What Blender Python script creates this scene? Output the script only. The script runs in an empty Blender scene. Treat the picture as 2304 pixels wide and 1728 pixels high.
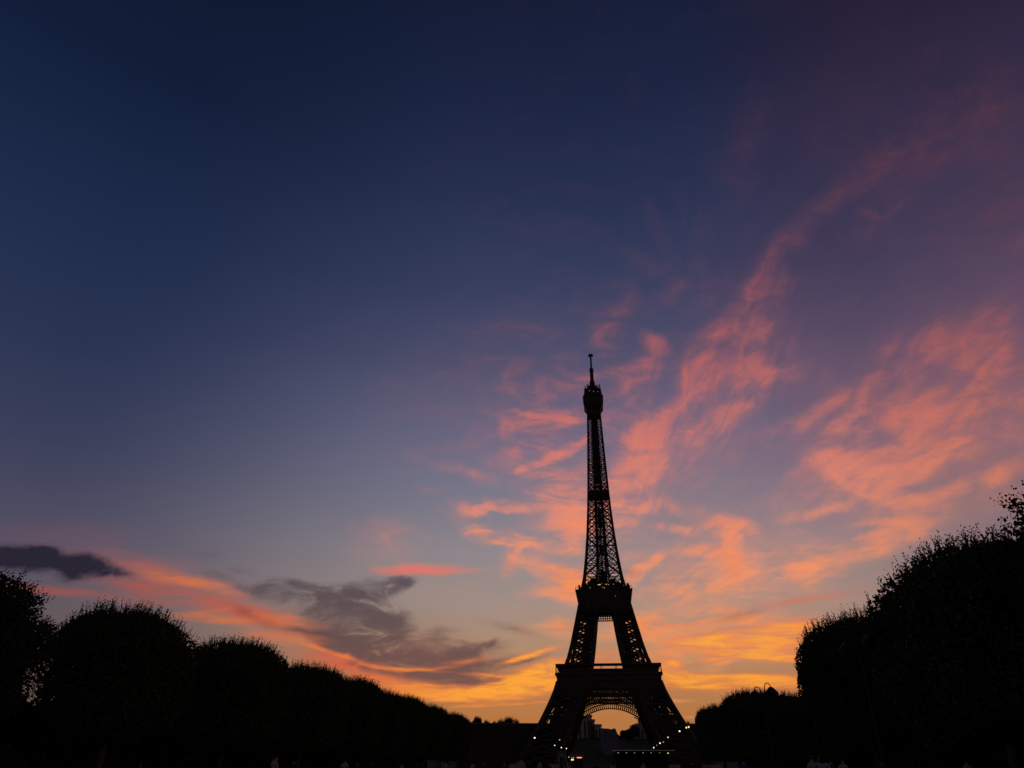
import bpy, bmesh, math, random
from mathutils import Vector, Matrix
R = math.radians
S = bpy.context.scene
COL = S.collection

# ------------------------------------------------------------------ camera
CAM_Z = 1.2                      # photographer sitting on the lawn
F, PITCH, ROLL = 1600.17, 0.495194, -0.00486176      # focal length in photo pixels, tilt, roll
TW_D, TW_AZ = 547.23, 0.1274903  # distance and bearing of the tower from the camera
cam = bpy.data.cameras.new("camera")
cam.sensor_width = 36.0; cam.lens = F / 2304 * 36
cam.clip_start = 0.1; cam.clip_end = 30000
camo = bpy.data.objects.new("camera", cam); COL.objects.link(camo)
camo.matrix_world = (Matrix.Translation((0, 0, CAM_Z)) @ Matrix.Rotation(PITCH + math.pi / 2, 4, 'X')
                     @ Matrix.Rotation(-ROLL, 4, 'Z'))
S.camera = camo

def ray(px, py):
    """unit direction in the world seen at a photo pixel (2304 x 1728)"""
    X, Y = px - 1152, 864 - py
    c, s = math.cos(ROLL), math.sin(ROLL)
    x, y = X * c + Y * s, -X * s + Y * c
    cp, sp = math.cos(PITCH), math.sin(PITCH)
    return Vector((x, F * cp - y * sp, F * sp + y * cp)).normalized()

def at_depth(px, py, Y):
    """world point seen at a pixel, at forward distance Y (metres along the world y axis)"""
    d = ray(px, py); return Vector((0, 0, CAM_Z)) + d * (Y / d.y)

def at_height(px, py, z):
    d = ray(px, py); return Vector((0, 0, CAM_Z)) + d * ((z - CAM_Z) / d.z)

# ------------------------------------------------------------------ exposure
S.render.engine = 'CYCLES'
S.view_settings.view_transform = 'Standard'; S.view_settings.look = 'None'
S.view_settings.exposure = 0; S.view_settings.gamma = 1
S.cycles.use_denoising = False
S.cycles.max_bounces = 4; S.cycles.diffuse_bounces = 2; S.cycles.glossy_bounces = 2

def lin(r, g, b):
    def f(c):
        c /= 255.0
        return c / 12.92 if c <= 0.04045 else ((c + 0.055) / 1.055) ** 2.4
    return (f(r), f(g), f(b), 1.0)

# ------------------------------------------------------------------ sky
class G:
    """small helper for building a node graph"""
    def __init__(s, tree): s.t = tree
    def n(s, kind, **kw):
        nd = s.t.nodes.new(kind)
        for k, v in kw.items(): setattr(nd, k, v)
        return nd
    def put(s, sock, v):
        if isinstance(v, bpy.types.NodeSocket): s.t.links.new(v, sock)
        elif v is not None: sock.default_value = v
    def m(s, op, a, b=None, c=None, clamp=False):
        nd = s.n('ShaderNodeMath', operation=op, use_clamp=clamp)
        for i, v in enumerate((a, b, c)):
            if v is not None: s.put(nd.inputs[i], v)
        return nd.outputs[0]
    def v(s, op, a, b=None, scale=None):
        nd = s.n('ShaderNodeVectorMath', operation=op)
        s.put(nd.inputs[0], a)
        if b is not None: s.put(nd.inputs[1], b)
        if scale is not None: s.put(nd.inputs['Scale'], scale)
        return nd.outputs['Vector'] if op not in ('LENGTH', 'DOT_PRODUCT', 'DISTANCE') else nd.outputs['Value']
    def xyz(s, x, y, z=0.0):
        nd = s.n('ShaderNodeCombineXYZ')
        for i, q in enumerate((x, y, z)): s.put(nd.inputs[i], q)
        return nd.outputs[0]
    def rng(s, v, a, b, c=0.0, d=1.0, smooth=True):
        nd = s.n('ShaderNodeMapRange'); nd.interpolation_type = 'SMOOTHSTEP' if smooth else 'LINEAR'
        s.put(nd.inputs[0], v)
        for i, q in enumerate((a, b, c, d)): s.put(nd.inputs[i + 1], q)
        return nd.outputs[0]
    def mix(s, f, a, b, blend='MIX'):
        nd = s.n('ShaderNodeMix', data_type='RGBA', blend_type=blend)
        nd.clamp_factor = True
        s.put(nd.inputs[0], f); s.put(nd.inputs[6], a); s.put(nd.inputs[7], b)
        return nd.outputs[2]
    def ramp(s, f, stops):
        nd = s.n('ShaderNodeValToRGB'); cr = nd.color_ramp
        while len(cr.elements) < len(stops): cr.elements.new(0.5)
        for e, (p, c) in zip(cr.elements, stops): e.position = p; e.color = c
        s.put(nd.inputs[0], f); return nd.outputs[0]
    def noise(s, vec, scale, detail=4, rough=0.55, color=False, dist=0.0):
        nd = s.n('ShaderNodeTexNoise', noise_dimensions='3D')
        s.put(nd.inputs['Vector'], vec)
        nd.inputs['Scale'].default_value = scale; nd.inputs['Detail'].default_value = detail
        nd.inputs['Roughness'].default_value = rough; nd.inputs['Distortion'].default_value = dist
        return nd.outputs['Color' if color else 'Fac']

def chart(px, py):
    d = ray(px, py); return d.x / (1 + d.y), d.z / (1 + d.y)

def elev(py, px=1152): return math.degrees(math.asin(ray(px, py).z))

W = bpy.data.worlds.new("World"); S.world = W; W.use_nodes = True
W.node_tree.nodes.clear()
g = G(W.node_tree)
tc = g.n('ShaderNodeTexCoord').outputs['Generated']
D = g.v('NORMALIZE', tc)
sp = g.n('ShaderNodeSeparateXYZ'); g.put(sp.inputs[0], D)
dx, dy, dz = sp.outputs
den = g.m('MAXIMUM', g.m('ADD', dy, 1.0), 0.05)
sx, sz = g.m('DIVIDE', dx, den), g.m('DIVIDE', dz, den)
P = g.xyz(sx, sz, 0.0)                       # conformal chart of the sky round due north
el = g.m('MULTIPLY', g.m('ARCSINE', dz), 57.29578)
az = g.m('MULTIPLY', g.m('ARCTAN2', dx, dy), 57.29578)

# clear sky: two elevation ramps (towards the sunset, away from it), blended by bearing
def stops(lst): return [(max(0.0, e) / 90.0, lin(*c)) for e, c in lst]
eln = g.m('DIVIDE', el, 90.0, clamp=True)
near = g.ramp(eln, stops([(0, (178, 108, 56)), (3.2, (184, 120, 68)), (5.5, (184, 128, 82)), (8, (176, 138, 110)), (11, (162, 142, 132)),
    (15, (144, 136, 140)), (19, (124, 122, 138)), (24, (104, 104, 130)), (30, (77, 80, 109)), (36, (56, 63, 95)),
    (43, (40, 49, 80)), (50, (28, 37, 66)), (57, (21, 29, 55)), (90, (12, 18, 40))]))
far = g.ramp(eln, stops([(0, (92, 66, 62)), (4, (96, 76, 76)), (8, (98, 86, 92)), (12, (86, 81, 98)), (16, (72, 72, 95)),
    (20, (58, 63, 90)), (26, (44, 54, 84)), (33, (33, 46, 78)), (40, (25, 38, 68)), (46, (18, 30, 56)), (60, (12, 20, 42)), (90, (8, 12, 28))]))
daz = g.m('ABSOLUTE', g.m('SUBTRACT', az, 8.0))
clear = g.mix(g.rng(daz, 8.0, 44.0), near, far)
# reddish wash of the air on the right-hand side
# cloud shapes: soft ellipses given by where they stand in the sky
# (photo x, photo y, half length, half height, tilt in degrees, strength)
def stroke(*pts):
    """a curved wisp: soft ellipses strung along a line of (x, y, half width, strength)"""
    r = []
    for (x0, y0, w0, k0), (x1, y1, w1_, k1) in zip(pts, pts[1:]):
        L = math.hypot(x1 - x0, y1 - y0)
        r.append(((x0 + x1) / 2, (y0 + y1) / 2, L * .78 + (w0 + w1_) * .18, (w0 + w1_) * .64, math.degrees(math.atan2(y0 - y1, x1 - x0)), (k0 + k1) / 2))
    return r
PINK = [
 (1180,880,320,170,10,0.2),(1375,705,75,30,38,0.5),(1360,752,60,34,60,0.3),(1473,772,48,24,-28,0.8),(1364,835,120,18,14,0.38),
 (1433,846,62,38,55,0.45),(1473,824,62,24,15,0.3),(1200,976,95,60,0,0.32),(1006,1048,42,15,-5,0.5),(1071,1066,58,14,-14,0.4),(938,1037,32,30,0,0.2),
 (970,1102,38,12,0,0.2),(1040,1150,70,26,0,0.35),(1267,1124,115,70,0,0.45),(2080,210,330,150,15,0.34),(1518,648,42,24,62,0.35),
 (1487,530,110,22,-65,0.2),(1463,597,74,24,-30,0.22),(1944,484,30,16,0,0.34),(2006,472,66,12,30,0.2),(2080,1150,200,40,8,0.2),
 (1616,1254,190,140,0,0.36),(1673,1301,66,62,-20,0.5),(1521,1330,145,15,5,0.42),(1442,1406,66,26,-8,0.7),(1521,1412,115,12,13,0.6),
 (1759,1438,120,42,8,0.7),(1553,1450,140,30,-3,0.55),(1502,1491,64,22,-14,0.7),(1616,1488,54,12,18,0.5),(1600,1505,38,10,5,0.5),
 (1375,1418,66,22,-5,0.5),(2090,960,330,210,30,0.3),(1600,1330,360,130,5,0.32),(1560,1440,260,60,0,0.3),(1850,1250,260,60,20,0.25),
 (1420,1160,120,110,0,0.3),(1521,1577,42,4,0,0.5),(1560,1614,60,4,0,0.35),(1147,1268,27,36,-20,0.85),(1167,1240,32,7,52,0.5),
 (1218,1275,64,28,-12,0.72),(1264,1294,95,36,-26,0.7),(1293,1309,55,40,0,0.8),(1241,1327,76,18,8,0.7),(1275,1344,76,16,-14,0.6),
 (1293,1183,52,27,0,0.75),(1298,1208,42,25,0,0.6),(1264,1137,85,60,0,0.45),(863,1222,95,52,0,0.3),(1275,1410,64,24,0,0.65),(1229,1419,90,16,0,0.35),
 (1500,1385,180,20,4,0.3),(1700,1395,120,26,0,0.2),
 (2110,940,340,250,35,.38),(1880,1010,260,170,20,.22),(2160,420,260,200,30,.22),(1700,720,200,120,45,.22),(1620,900,240,150,40,.2),(1210,960,170,120,0,.2),(1270,1150,120,110,0,.25),(2290,620,180,330,0,.2),(1560,980,190,110,40,.2),(1400,1010,110,190,0,.25),
]
PINK += stroke((1402,1160,26,.5),(1398,1112,36,.65),(1424,1060,38,.7),(1450,1000,38,.95),(1480,958,26,.75),(1518,920,17,.6),(1560,868,34,.5),(1596,812,52,.55),(1645,765,52,.62),(1690,716,42,.5),
    (1708,650,34,.5),(1738,596,32,.48),(1790,525,26,.45),(1850,460,26,.42),(1930,392,30,.36),(2040,330,50,.3),(2150,272,80,.26),(2260,220,110,.24))
PINK += stroke((1560,840,22,.4),(1640,845,34,.4),(1710,830,34,.5),(1735,805,24,.35)) + stroke((1712,880,14,.3),(1725,840,20,.45),(1712,800,22,.3))
PINK += stroke((1540,985,24,.4),(1575,960,24,.42),(1640,935,20,.42),(1700,905,18,.3)) + stroke((1680,985,16,.2),(1750,960,18,.28),(1840,915,18,.3),(1890,880,16,.2))
PINK += stroke((1780,780,70,.3),(1830,830,60,.28)) + stroke((1660,400,40,.2),(1690,300,46,.24),(1720,230,50,.16))
PINK += stroke((1820,1020,16,.4),(1890,1046,28,.7),(1965,1075,46,.85),(2012,1108,30,.9)) + stroke((1900,1080,10,.4),(1960,1108,12,.7),(2012,1130,13,.85),(2080,1124,14,.75),(2160,1099,15,.65),(2240,1070,20,.55),(2320,1040,28,.45))
PINK += stroke((1985,1075,40,.7),(2060,1025,42,.75),(2125,975,50,.68),(2160,905,52,.52),(2200,835,52,.5),(2240,765,46,.36),(2270,690,50,.25))
PINK += stroke((1960,1020,34,.4),(2050,945,44,.42),(2080,860,42,.36),(2088,770,40,.3),(2110,690,46,.22)) + stroke((1930,930,12,.35),(1942,880,12,.35),(1985,800,14,.3),(2030,720,20,.2))
PINK += stroke((1760,1165,12,.35),(1830,1155,12,.5),(1890,1140,12,.4),(1950,1120,12,.3)) + stroke((1910,1180,6,.4),(1960,1170,8,.55),(2010,1172,9,.45),(2050,1185,9,.3)) + stroke((1935,1206,6,.4),(1990,1195,9,.5),(2030,1180,9,.35))
PINK += stroke((1790,1290,20,.35),(1840,1272,24,.6),(1910,1250,28,.65),(1985,1222,32,.65),(2065,1188,30,.5),(2140,1155,24,.3))
PINK += stroke((1585,1186,10,.6),(1625,1180,18,1.0),(1690,1184,13,.7)) + stroke((1650,1195,17,1.0),(1642,1240,20,.95),(1640,1280,22,.8),(1665,1312,28,.6),(1690,1330,26,.4))
PINK += stroke((1470,1182,6,.5),(1520,1192,9,.65),(1560,1204,9,.65),(1630,1202,10,.6)) + stroke((1490,1228,8,.35),(1560,1240,12,.55),(1630,1258,14,.65)) + stroke((1500,1300,14,.35),(1580,1290,18,.45),(1650,1300,18,.45))
PINK += stroke((1412,1310,16,.7),(1440,1284,10,.7),(1475,1262,9,.75),(1492,1244,7,.6)) + stroke((1440,1140,12,.5),(1490,1128,12,.55),(1530,1150,14,.4),(1600,1150,14,.3))
PINK += stroke((1180,1057,8,.5),(1235,1034,10,.8),(1285,1006,10,.85),(1322,985,9,.75)) + stroke((1160,924,6,.5),(1215,937,7,.6),(1300,946,6,.4)) + stroke((1190,1000,8,.35),(1230,1000,10,.35),(1290,990,14,.3))
PINK += stroke((1022,1154,14,.5),(1075,1150,13,.7),(1102,1137,8,.85),(1150,1143,9,1.0),(1218,1142,6,.9)) + stroke((1085,1120,6,.35),(1130,1124,9,.5),(1165,1136,8,.4))
PINK += stroke((1046,1178,14,.5),(1062,1198,20,.75),(1100,1214,15,.75),(1180,1216,11,.65),(1255,1230,13,.65),(1310,1244,13,.6)) + stroke((1080,1205,6,.5),(1110,1222,5,.6),(1150,1228,4,.5))
ROSE = [   # darker, redder bands
 (943,1284,112,14,0,1.25),(905,1281,60,13,0,.6),(1015,1287,100,7,0,.7),(407,1343,200,24,-12,.75),(542,1377,120,26,-20,.8),
 (190,1337,210,13,-9,.5),(81,1326,90,14,-10,.35),(330,1300,260,56,-10,.4),(120,1215,230,60,0,.2),(312,1269,100,26,-10,.35),
 (640,1388,130,26,-22,.5),(726,1483,150,32,-12,.5),(780,1500,150,24,-14,.4),(950,1470,160,50,0,.28),(1790,1352,170,10,8.5,.8),(1720,1385,110,22,12,.28),
 (1060,1525,120,20,0,.4),(828,1490,140,10,-15,.55),
]
GOLD = [   # brightest clouds, lowest over the sunset
 (407,1302,115,15,-7,.95),(475,1322,95,12,-12,.85),(350,1290,100,20,-12,.3),(434,1382,98,11,8,.75),(515,1395,125,12,-5,.85),(658,1396,95,13,-9,.75),
 (636,1432,110,16,-6,.85),(718,1456,88,5,-17,.4),(815,1489,105,5,-16,.4),(925,1507,90,4,-3,.7),(907,1540,135,13,-3,.7),
 (963,1558,110,15,-4,.95),(1087,1517,56,5,-2,1.1),(1190,1474,90,8,17,.5),(1218,1503,110,14,13,1.1),(1236,1532,105,24,12,1.1),
 (1161,1549,130,20,8,1.0),(1071,1556,130,16,4,.85),(1003,1570,120,9,-3,.9),(1116,1565,70,10,8,.7),(1184,1561,100,11,13,.8),
 (1098,1573,46,5,8,.6),(1125,1585,132,4,2.7,1.1),(1048,1487,70,8,8,.45),(900,1561,80,8,0,.6),(1627,1183,74,24,0,.75),(1643,1250,30,74,8,.6),
 (1600,1245,70,14,-8,.4),(1293,1309,46,36,0,.7),(1264,1294,64,20,-26,.5),(1293,1183,42,20,0,.6),(1147,1272,18,22,0,.4),
 (1442,1406,62,22,-8,.5),(1759,1438,100,30,8,.8),(1648,1454,160,26,-2,.9),(1759,1482,86,12,-4,.9),(1616,1529,260,16,-1,1.05),
 (1520,1527,120,14,-2,.6),(1759,1541,90,13,-6,.8),(1585,1546,200,10,-1,.7),(1370,1478,90,22,4,.6),(1502,1493,54,14,-14,.5),(1600,1437,80,14,0,.35),(1275,1410,50,14,0,.4),
 (1419,1077,40,18,62,.25),(1455,996,46,24,68,.3),
]
GREY = [   # unlit clouds
 (488,1288,56,18,-10,.45),(466,1250,56,15,-4,.28),(542,1283,46,12,-4,.32),(570,1320,70,20,-10,.3),(658,1314,100,14,-12,.42),(692,1336,150,26,-4,.65),
 (805,1337,66,28,18,.75),(850,1340,76,22,24,.7),(902,1318,44,15,16,.75),(771,1372,100,42,8,.65),(850,1377,54,30,-22,.75),
 (873,1402,66,42,-42,.7),(805,1413,120,42,-10,.65),(839,1456,120,42,-14,.75),(749,1440,100,24,-20,.65),(703,1421,66,12,-22,.5),
 (884,1488,130,28,-14,.75),(986,1427,42,18,10,.65),(963,1524,110,15,-2,.65),(590,1396,80,14,-24,.5),(660,1414,60,10,-18,.45),
 (1060,1467,96,16,10,.75),(1090,1452,34,7,28,.8),(1060,1447,70,5,-10,.4),(913,1480,170,38,-6,.55),(1082,1496,116,19,5,.8),(1015,1503,80,26,0,.5),
 (1071,1530,136,13,4,.95),(992,1528,76,17,-5,.7),(1015,1557,84,9,0,.5),(1173,1488,84,6,13,.55),(1150,1412,90,13,-14,.4),
 (1170,1525,56,8,12,.3),(1010,1470,80,22,0,.4),(1420,1290,34,12,0,.3),(1655,1388,90,14,14,.35),(1740,1545,70,11,-3,.5),(1590,1430,90,10,10,.2),
]
GREY += [(860,1430,230,80,-14,.3),(1000,1480,140,50,0,.25),(640,1350,120,40,-10,.2)]
GREY += stroke((560,1320,12,.4),(640,1313,12,.5),(720,1330,18,.5),(800,1342,24,.6),(850,1336,20,.75),(900,1316,14,.8),(925,1309,7,.4))
GREY += stroke((700,1420,7,.5),(760,1441,15,.5),(830,1470,24,.6),(890,1490,22,.65),(960,1496,18,.5),(1020,1489,16,.5),(1062,1470,12,.75),(1096,1455,6,.85),(1112,1446,4,.7))
GOLD += stroke((690,1449,4,.5),(760,1471,5,.6),(830,1493,6,.6),(900,1506,5,.6),(970,1505,4,.5),(1022,1500,3,.3)) + stroke((800,1515,6,.5),(870,1528,8,.6),(940,1545,9,.8),(1000,1560,10,.9))
GOLD += stroke((1000,1571,7,.7),(1060,1563,8,.8),(1130,1545,12,.9),(1200,1515,12,1.0),(1250,1495,14,1.0)) + stroke((1120,1496,3,.3),(1150,1486,5,.55),(1180,1477,6,.7),(1215,1466,6,.7),(1270,1452,5,.5))
GOLD += stroke((1480,1400,5,.5),(1530,1410,7,.6),(1590,1396,5,.5)) + stroke((1520,1450,8,.5),(1600,1440,10,.6),(1680,1425,14,.8),(1760,1415,18,.9),(1830,1400,20,.7)) + stroke((1500,1478,8,.6),(1530,1498,8,.7)) + stroke((1580,1484,5,.5),(1650,1472,7,.8),(1740,1474,8,.8),(1800,1484,8,.7)) + stroke((1490,1512,4,.5),(1600,1520,6,.8),(1700,1524,7,.8),(1790,1532,8,.7))
ROSE += stroke((740,1480,12,.6),(820,1510,16,.7),(900,1540,16,.7),(980,1552,14,.6)) + stroke((560,1385,10,.6),(620,1404,10,.6),(670,1412,8,.5))
NAVY = [ (95,1262,140,26,-7,1.0),(20,1254,95,30,0,.85),(215,1281,80,20,-11,.8),(272,1289,36,10,-8,.5),(60,1245,60,12,0,.5),(330,1300,50,10,-6,.25),
 (150,1305,30,14,0,.3),(55,1300,12,28,-10,.25)]

tree = W.node_tree
def field(vec, blobs):
    """sum of soft ellipses"""
    total = None
    for (px, py, a, b, t, k) in blobs:
        cx, cy = chart(px, py)
        ux, uy = chart(px + 2, py); vx, vy = chart(px, py - 2)
        s = math.hypot(ux - cx, uy - cy) / 2
        rot = math.atan2(uy - cy, ux - cx) + R(t)
        mp = g.n('ShaderNodeMapping', vector_type='TEXTURE')
        mp.inputs['Location'].default_value = (cx, cy, 0)
        mp.inputs['Rotation'].default_value = (0, 0, rot)
        mp.inputs['Scale'].default_value = (a * 1.25 * s, b * 1.35 * s, 1)
        g.put(mp.inputs[0], vec)
        gr = g.n('ShaderNodeTexGradient', gradient_type='SPHERICAL'); g.put(gr.inputs[0], mp.outputs[0])
        total = g.m('MULTIPLY_ADD', gr.outputs['Fac'], k * 1.5, total if total is not None else 0.0)
    return total

# warps that turn the ellipses into wisps
w1 = g.v('SCALE', g.v('SUBTRACT', g.noise(P, 9, 3, .5, True), (.5, .5, .5)), scale=.012)
w2 = g.v('SCALE', g.v('SUBTRACT', g.noise(P, 34, 5, .6, True), (.5, .5, .5)), scale=.012)
flat = g.rng(el, 6.0, 22.0, .42, 1.0)       # low clouds are seen edge-on: less vertical warp
wsum = g.v('MULTIPLY', g.v('ADD', w1, w2), g.xyz(1.0, flat, 0.0))
PW = g.v('ADD', P, wsum)
PWs = g.v('ADD', P, g.v('SCALE', wsum, scale=.7))
# fibres: horizontal low down, fanning up to the right higher up
mlow = g.n('ShaderNodeMapping'); mlow.inputs['Scale'].default_value = (22, 150, 1); g.put(mlow.inputs[0], PWs)
mhi = g.n('ShaderNodeMapping'); mhi.inputs['Rotation'].default_value = (0, 0, R(-48)); mhi.inputs['Scale'].default_value = (16, 52, 1); g.put(mhi.inputs[0], PW)
mgr = g.n('ShaderNodeMapping'); mgr.inputs['Rotation'].default_value = (0, 0, R(14)); mgr.inputs['Scale'].default_value = (26, 62, 1); g.put(mgr.inputs[0], PW)
f_low = g.noise(mlow.outputs[0], 1.0, 6, .62)
puff = g.noise(PW, 24, 7, .56)
puff2 = g.noise(mgr.outputs[0], 1.0, 7, .6, dist=.8)
fcx, fcy = chart(1180, 1600)
rel = g.v('SUBTRACT', PW, (fcx, fcy, 0.0))
rsp = g.n('ShaderNodeSeparateXYZ'); g.put(rsp.inputs[0], rel)
fan = g.xyz(g.m('MULTIPLY', g.m('ARCTAN2', rsp.outputs[1], rsp.outputs[0]), 6.5), g.m('MULTIPLY', g.v('LENGTH', rel), 11.0), g.m('MULTIPLY', sx, 3.0))
f_fan = g.noise(fan, 1.0, 7, .6, dist=1.3)
rightw = g.rng(az, 7.0, 15.0)        # left of the tower the fibres lie flatter
f_dia = g.noise(mhi.outputs[0], 1.0, 6, .6, dist=.5)
f_hi = g.mix(rightw, g.mix(.5, puff2, f_dia), g.mix(.65, f_dia, f_fan))
fib = g.mix(g.rng(el, 9.0, 20.0), f_low, f_hi)
rag = g.noise(PW, 90, 6, .65)
fibg = g.rng(fib, .33, .68, .2, 1.8, False)
puffg = g.rng(puff, .3, .7, .45, 1.5, False)
tex = g.m('MULTIPLY', fibg, puffg)

def alpha(fld, gain, k, top, pw=1.5):
    fld = g.m('POWER', fld, pw)
    e = g.m('EXPONENT', g.m('MULTIPLY', g.m('MULTIPLY', fld, gain), -k))
    return g.m('MULTIPLY', g.m('SUBTRACT', 1.0, e), top)

dim = g.rng(daz, 10.0, 40.0, 1.0, .66)      # clouds far from the sunset are duller
def tint(col, extra=1.0):
    return g.v('SCALE', col, scale=dim)

pinkc = g.ramp(eln, stops([(0, (250, 150, 62)), (5, (250, 150, 72)), (9, (249, 150, 88)), (13, (244, 148, 104)), (18, (234, 140, 112)), (23, (218, 123, 108)),
    (28, (192, 106, 102)), (33, (160, 91, 96)), (38, (126, 73, 86)), (44, (98, 62, 80)), (51, (72, 46, 64)), (60, (54, 38, 60)), (90, (30, 24, 44))]))
goldc = g.ramp(eln, stops([(0, (255, 158, 62)), (5, (255, 164, 58)), (8, (255, 166, 62)), (12, (255, 158, 66)), (17, (255, 156, 84)), (24, (240, 132, 104)), (40, (190, 90, 90))]))
rimc = g.ramp(eln, stops([(0, (240, 138, 62)), (6, (238, 124, 66)), (11, (236, 124, 76)), (16, (240, 138, 98)), (30, (190, 100, 100))]))
rosec = g.ramp(eln, stops([(0, (230, 110, 62)), (7, (226, 100, 66)), (11, (214, 100, 76)), (14, (236, 120, 104)), (20, (200, 104, 100)), (40, (120, 70, 80))]))

a_rose = alpha(field(PWs, ROSE), fibg, .62, .95)
a_pink = alpha(field(PW, PINK), tex, 1.3, 1.0, 1.12)
fine = g.mix(rightw, puff2, g.noise(g.v('MULTIPLY', fan, (3.4, 2.2, 1.0)), 1.0, 6, .62, dist=.8))
a_pink = g.m('MULTIPLY', a_pink, g.m('MULTIPLY', g.rng(fine, .34, .62, .62, 1.0, False), g.rng(puff2, .32, .56, .74, 1.0, False)))
a_grey = alpha(field(PW, GREY), g.m('MULTIPLY', g.rng(puff2, .36, .62, .12, 1.9, False), g.m('MULTIPLY', g.rng(fib, .32, .68, .5, 1.4, False), g.rng(rag, .34, .66, .7, 1.25, False))), .95, .92)
mrip = g.n('ShaderNodeMapping'); mrip.inputs['Rotation'].default_value = (0, 0, R(7)); mrip.inputs['Scale'].default_value = (34, 190, 1); g.put(mrip.inputs[0], PWs)
rip = g.noise(mrip.outputs[0], 1.0, 6, .62, dist=.6)
a_gold = g.m('MULTIPLY', alpha(field(PWs, GOLD), fibg, .95, .98), g.rng(rip, .34, .54, .55, 1.0, False))
a_navy = g.rng(g.m('MULTIPLY', field(PW, [(x, y, a * 1.1, b * 1.5, t, k) for x, y, a, b, t, k in NAVY]), g.m('MULTIPLY', g.rng(puff2, .3, .7, .55, 1.4, False), g.rng(rag, .3, .7, .75, 1.25, False))), .25, 1.5, 0.0, .96)
greyc = g.ramp(eln, stops([(0, (120, 82, 72)), (6, (112, 80, 76)), (10, (92, 74, 78)), (14, (88, 76, 88)), (25, (84, 77, 96))]))

thin = g.ramp(eln, stops([(0, (226, 150, 92)), (8, (220, 148, 106)), (14, (200, 140, 124)), (20, (178, 122, 122)), (26, (150, 102, 114)), (33, (116, 80, 98)), (42, (82, 58, 80)), (51, (62, 43, 64)), (90, (28, 22, 42))]))
veil = g.m('MULTIPLY', g.m('MULTIPLY', g.rng(g.m('SUBTRACT', az, g.m('MULTIPLY', g.m('MAXIMUM', g.m('SUBTRACT', el, 22.0), 0.0), .55)), 0.0, 34.0, 0.0, .95), g.rng(el, 8.0, 22.0, .2, 1.0)), g.rng(g.noise(PW, 7, 4, .5), .3, .68, .55, 1.0))
veilc = g.ramp(eln, stops([(0, (190, 128, 92)), (10, (168, 128, 118)), (18, (134, 104, 118)), (26, (104, 82, 106)), (34, (78, 62, 88)), (42, (60, 48, 74)), (50, (50, 34, 54)), (58, (46, 29, 48)), (90, (14, 14, 30))]))
c = g.mix(veil, clear, veilc)
c = g.mix(a_rose, c, tint(rosec))

# thin fibres of ice cloud all over the right of the sky
cir = g.m('MULTIPLY', g.m('MULTIPLY', g.rng(f_hi, .46, .74), g.rng(puff, .35, .65, .3, 1.0)), g.m('MULTIPLY', g.rng(az, -14.0, 12.0), g.rng(el, 5.0, 12.0)))
cir = g.m('MULTIPLY', cir, g.rng(el, 30.0, 52.0, .6, .3))
c = g.mix(cir, c, tint(thin))
c = g.mix(a_pink, c, tint(g.mix(g.rng(a_pink, .15, .8), thin, pinkc)))
c = g.mix(a_grey, c, tint(greyc))
c = g.mix(a_gold, c, tint(g.mix(g.m('MULTIPLY', g.rng(a_gold, .25, .97), g.rng(daz, 9.0, 20.0, 1.0, .12)), rimc, goldc)))
c = g.mix(a_navy, c, lin(36, 33, 48))
# the east, behind the camera, is already night-blue; below the horizon there is only dark ground
back = g.rng(dy, -.2, .35, .6, 1.0)
low = g.rng(dz, -.03, 0.0, .05, 1.0)
mott = g.rng(g.noise(P, 5, 6, .6), .25, .75, .955, 1.045, False)      # faint unevenness of the haze
c = g.v('SCALE', c, scale=g.m('MULTIPLY', g.m('MULTIPLY', back, low), mott))
# the corners of the sky away from the glow fall off a little
bg = g.n('ShaderNodeBackground'); g.put(bg.inputs[0], c); bg.inputs[1].default_value = 1.0
wo = g.n('ShaderNodeOutputWorld'); g.put(wo.inputs[0], bg.outputs[0])
W.cycles.sampling_method = 'MANUAL'; W.cycles.sample_map_resolution = 512
# ------------------------------------------------------------------ the sun, just gone behind the horizon: a last warm trace of direct light
sun = bpy.data.lights.new("sun", 'SUN'); sun.energy = .03; sun.angle = R(.5); sun.color = (1.0, .62, .38)
suno = bpy.data.objects.new("sun", sun); COL.objects.link(suno)
suno.rotation_euler = (R(88.6), 0, R(180 - 12))      # shines from beyond the tower, almost level

# ------------------------------------------------------------------ materials
def material(name, col, rough=.8, metal=0.0, var=.25, scale=3.0, emit=None, strength=0.0, bump=0.0):
    m = bpy.data.materials.new(name); m.use_nodes = True
    nt = m.node_tree; b = nt.nodes['Principled BSDF']; h = G(nt)
    tcn = h.n('ShaderNodeTexCoord').outputs['Object']
    nz = h.noise(tcn, scale, 4, .6)
    dark = tuple(c * (1 - var) for c in col) + (1,); light = tuple(min(1, c * (1 + var)) for c in col) + (1,)
    h.put(b.inputs['Base Color'], h.mix(h.rng(nz, .3, .7), dark, light))
    b.inputs['Roughness'].default_value = rough; b.inputs['Metallic'].default_value = metal
    b.inputs['Specular IOR Level'].default_value = .25
    if emit:
        b.inputs['Emission Color'].default_value = tuple(emit) + (1,); b.inputs['Emission Strength'].default_value = strength
    if bump:
        bn = h.n('ShaderNodeBump'); bn.inputs['Strength'].default_value = bump; h.put(bn.inputs['Height'], nz)
        h.put(b.inputs['Normal'], bn.outputs[0])
    return m

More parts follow.
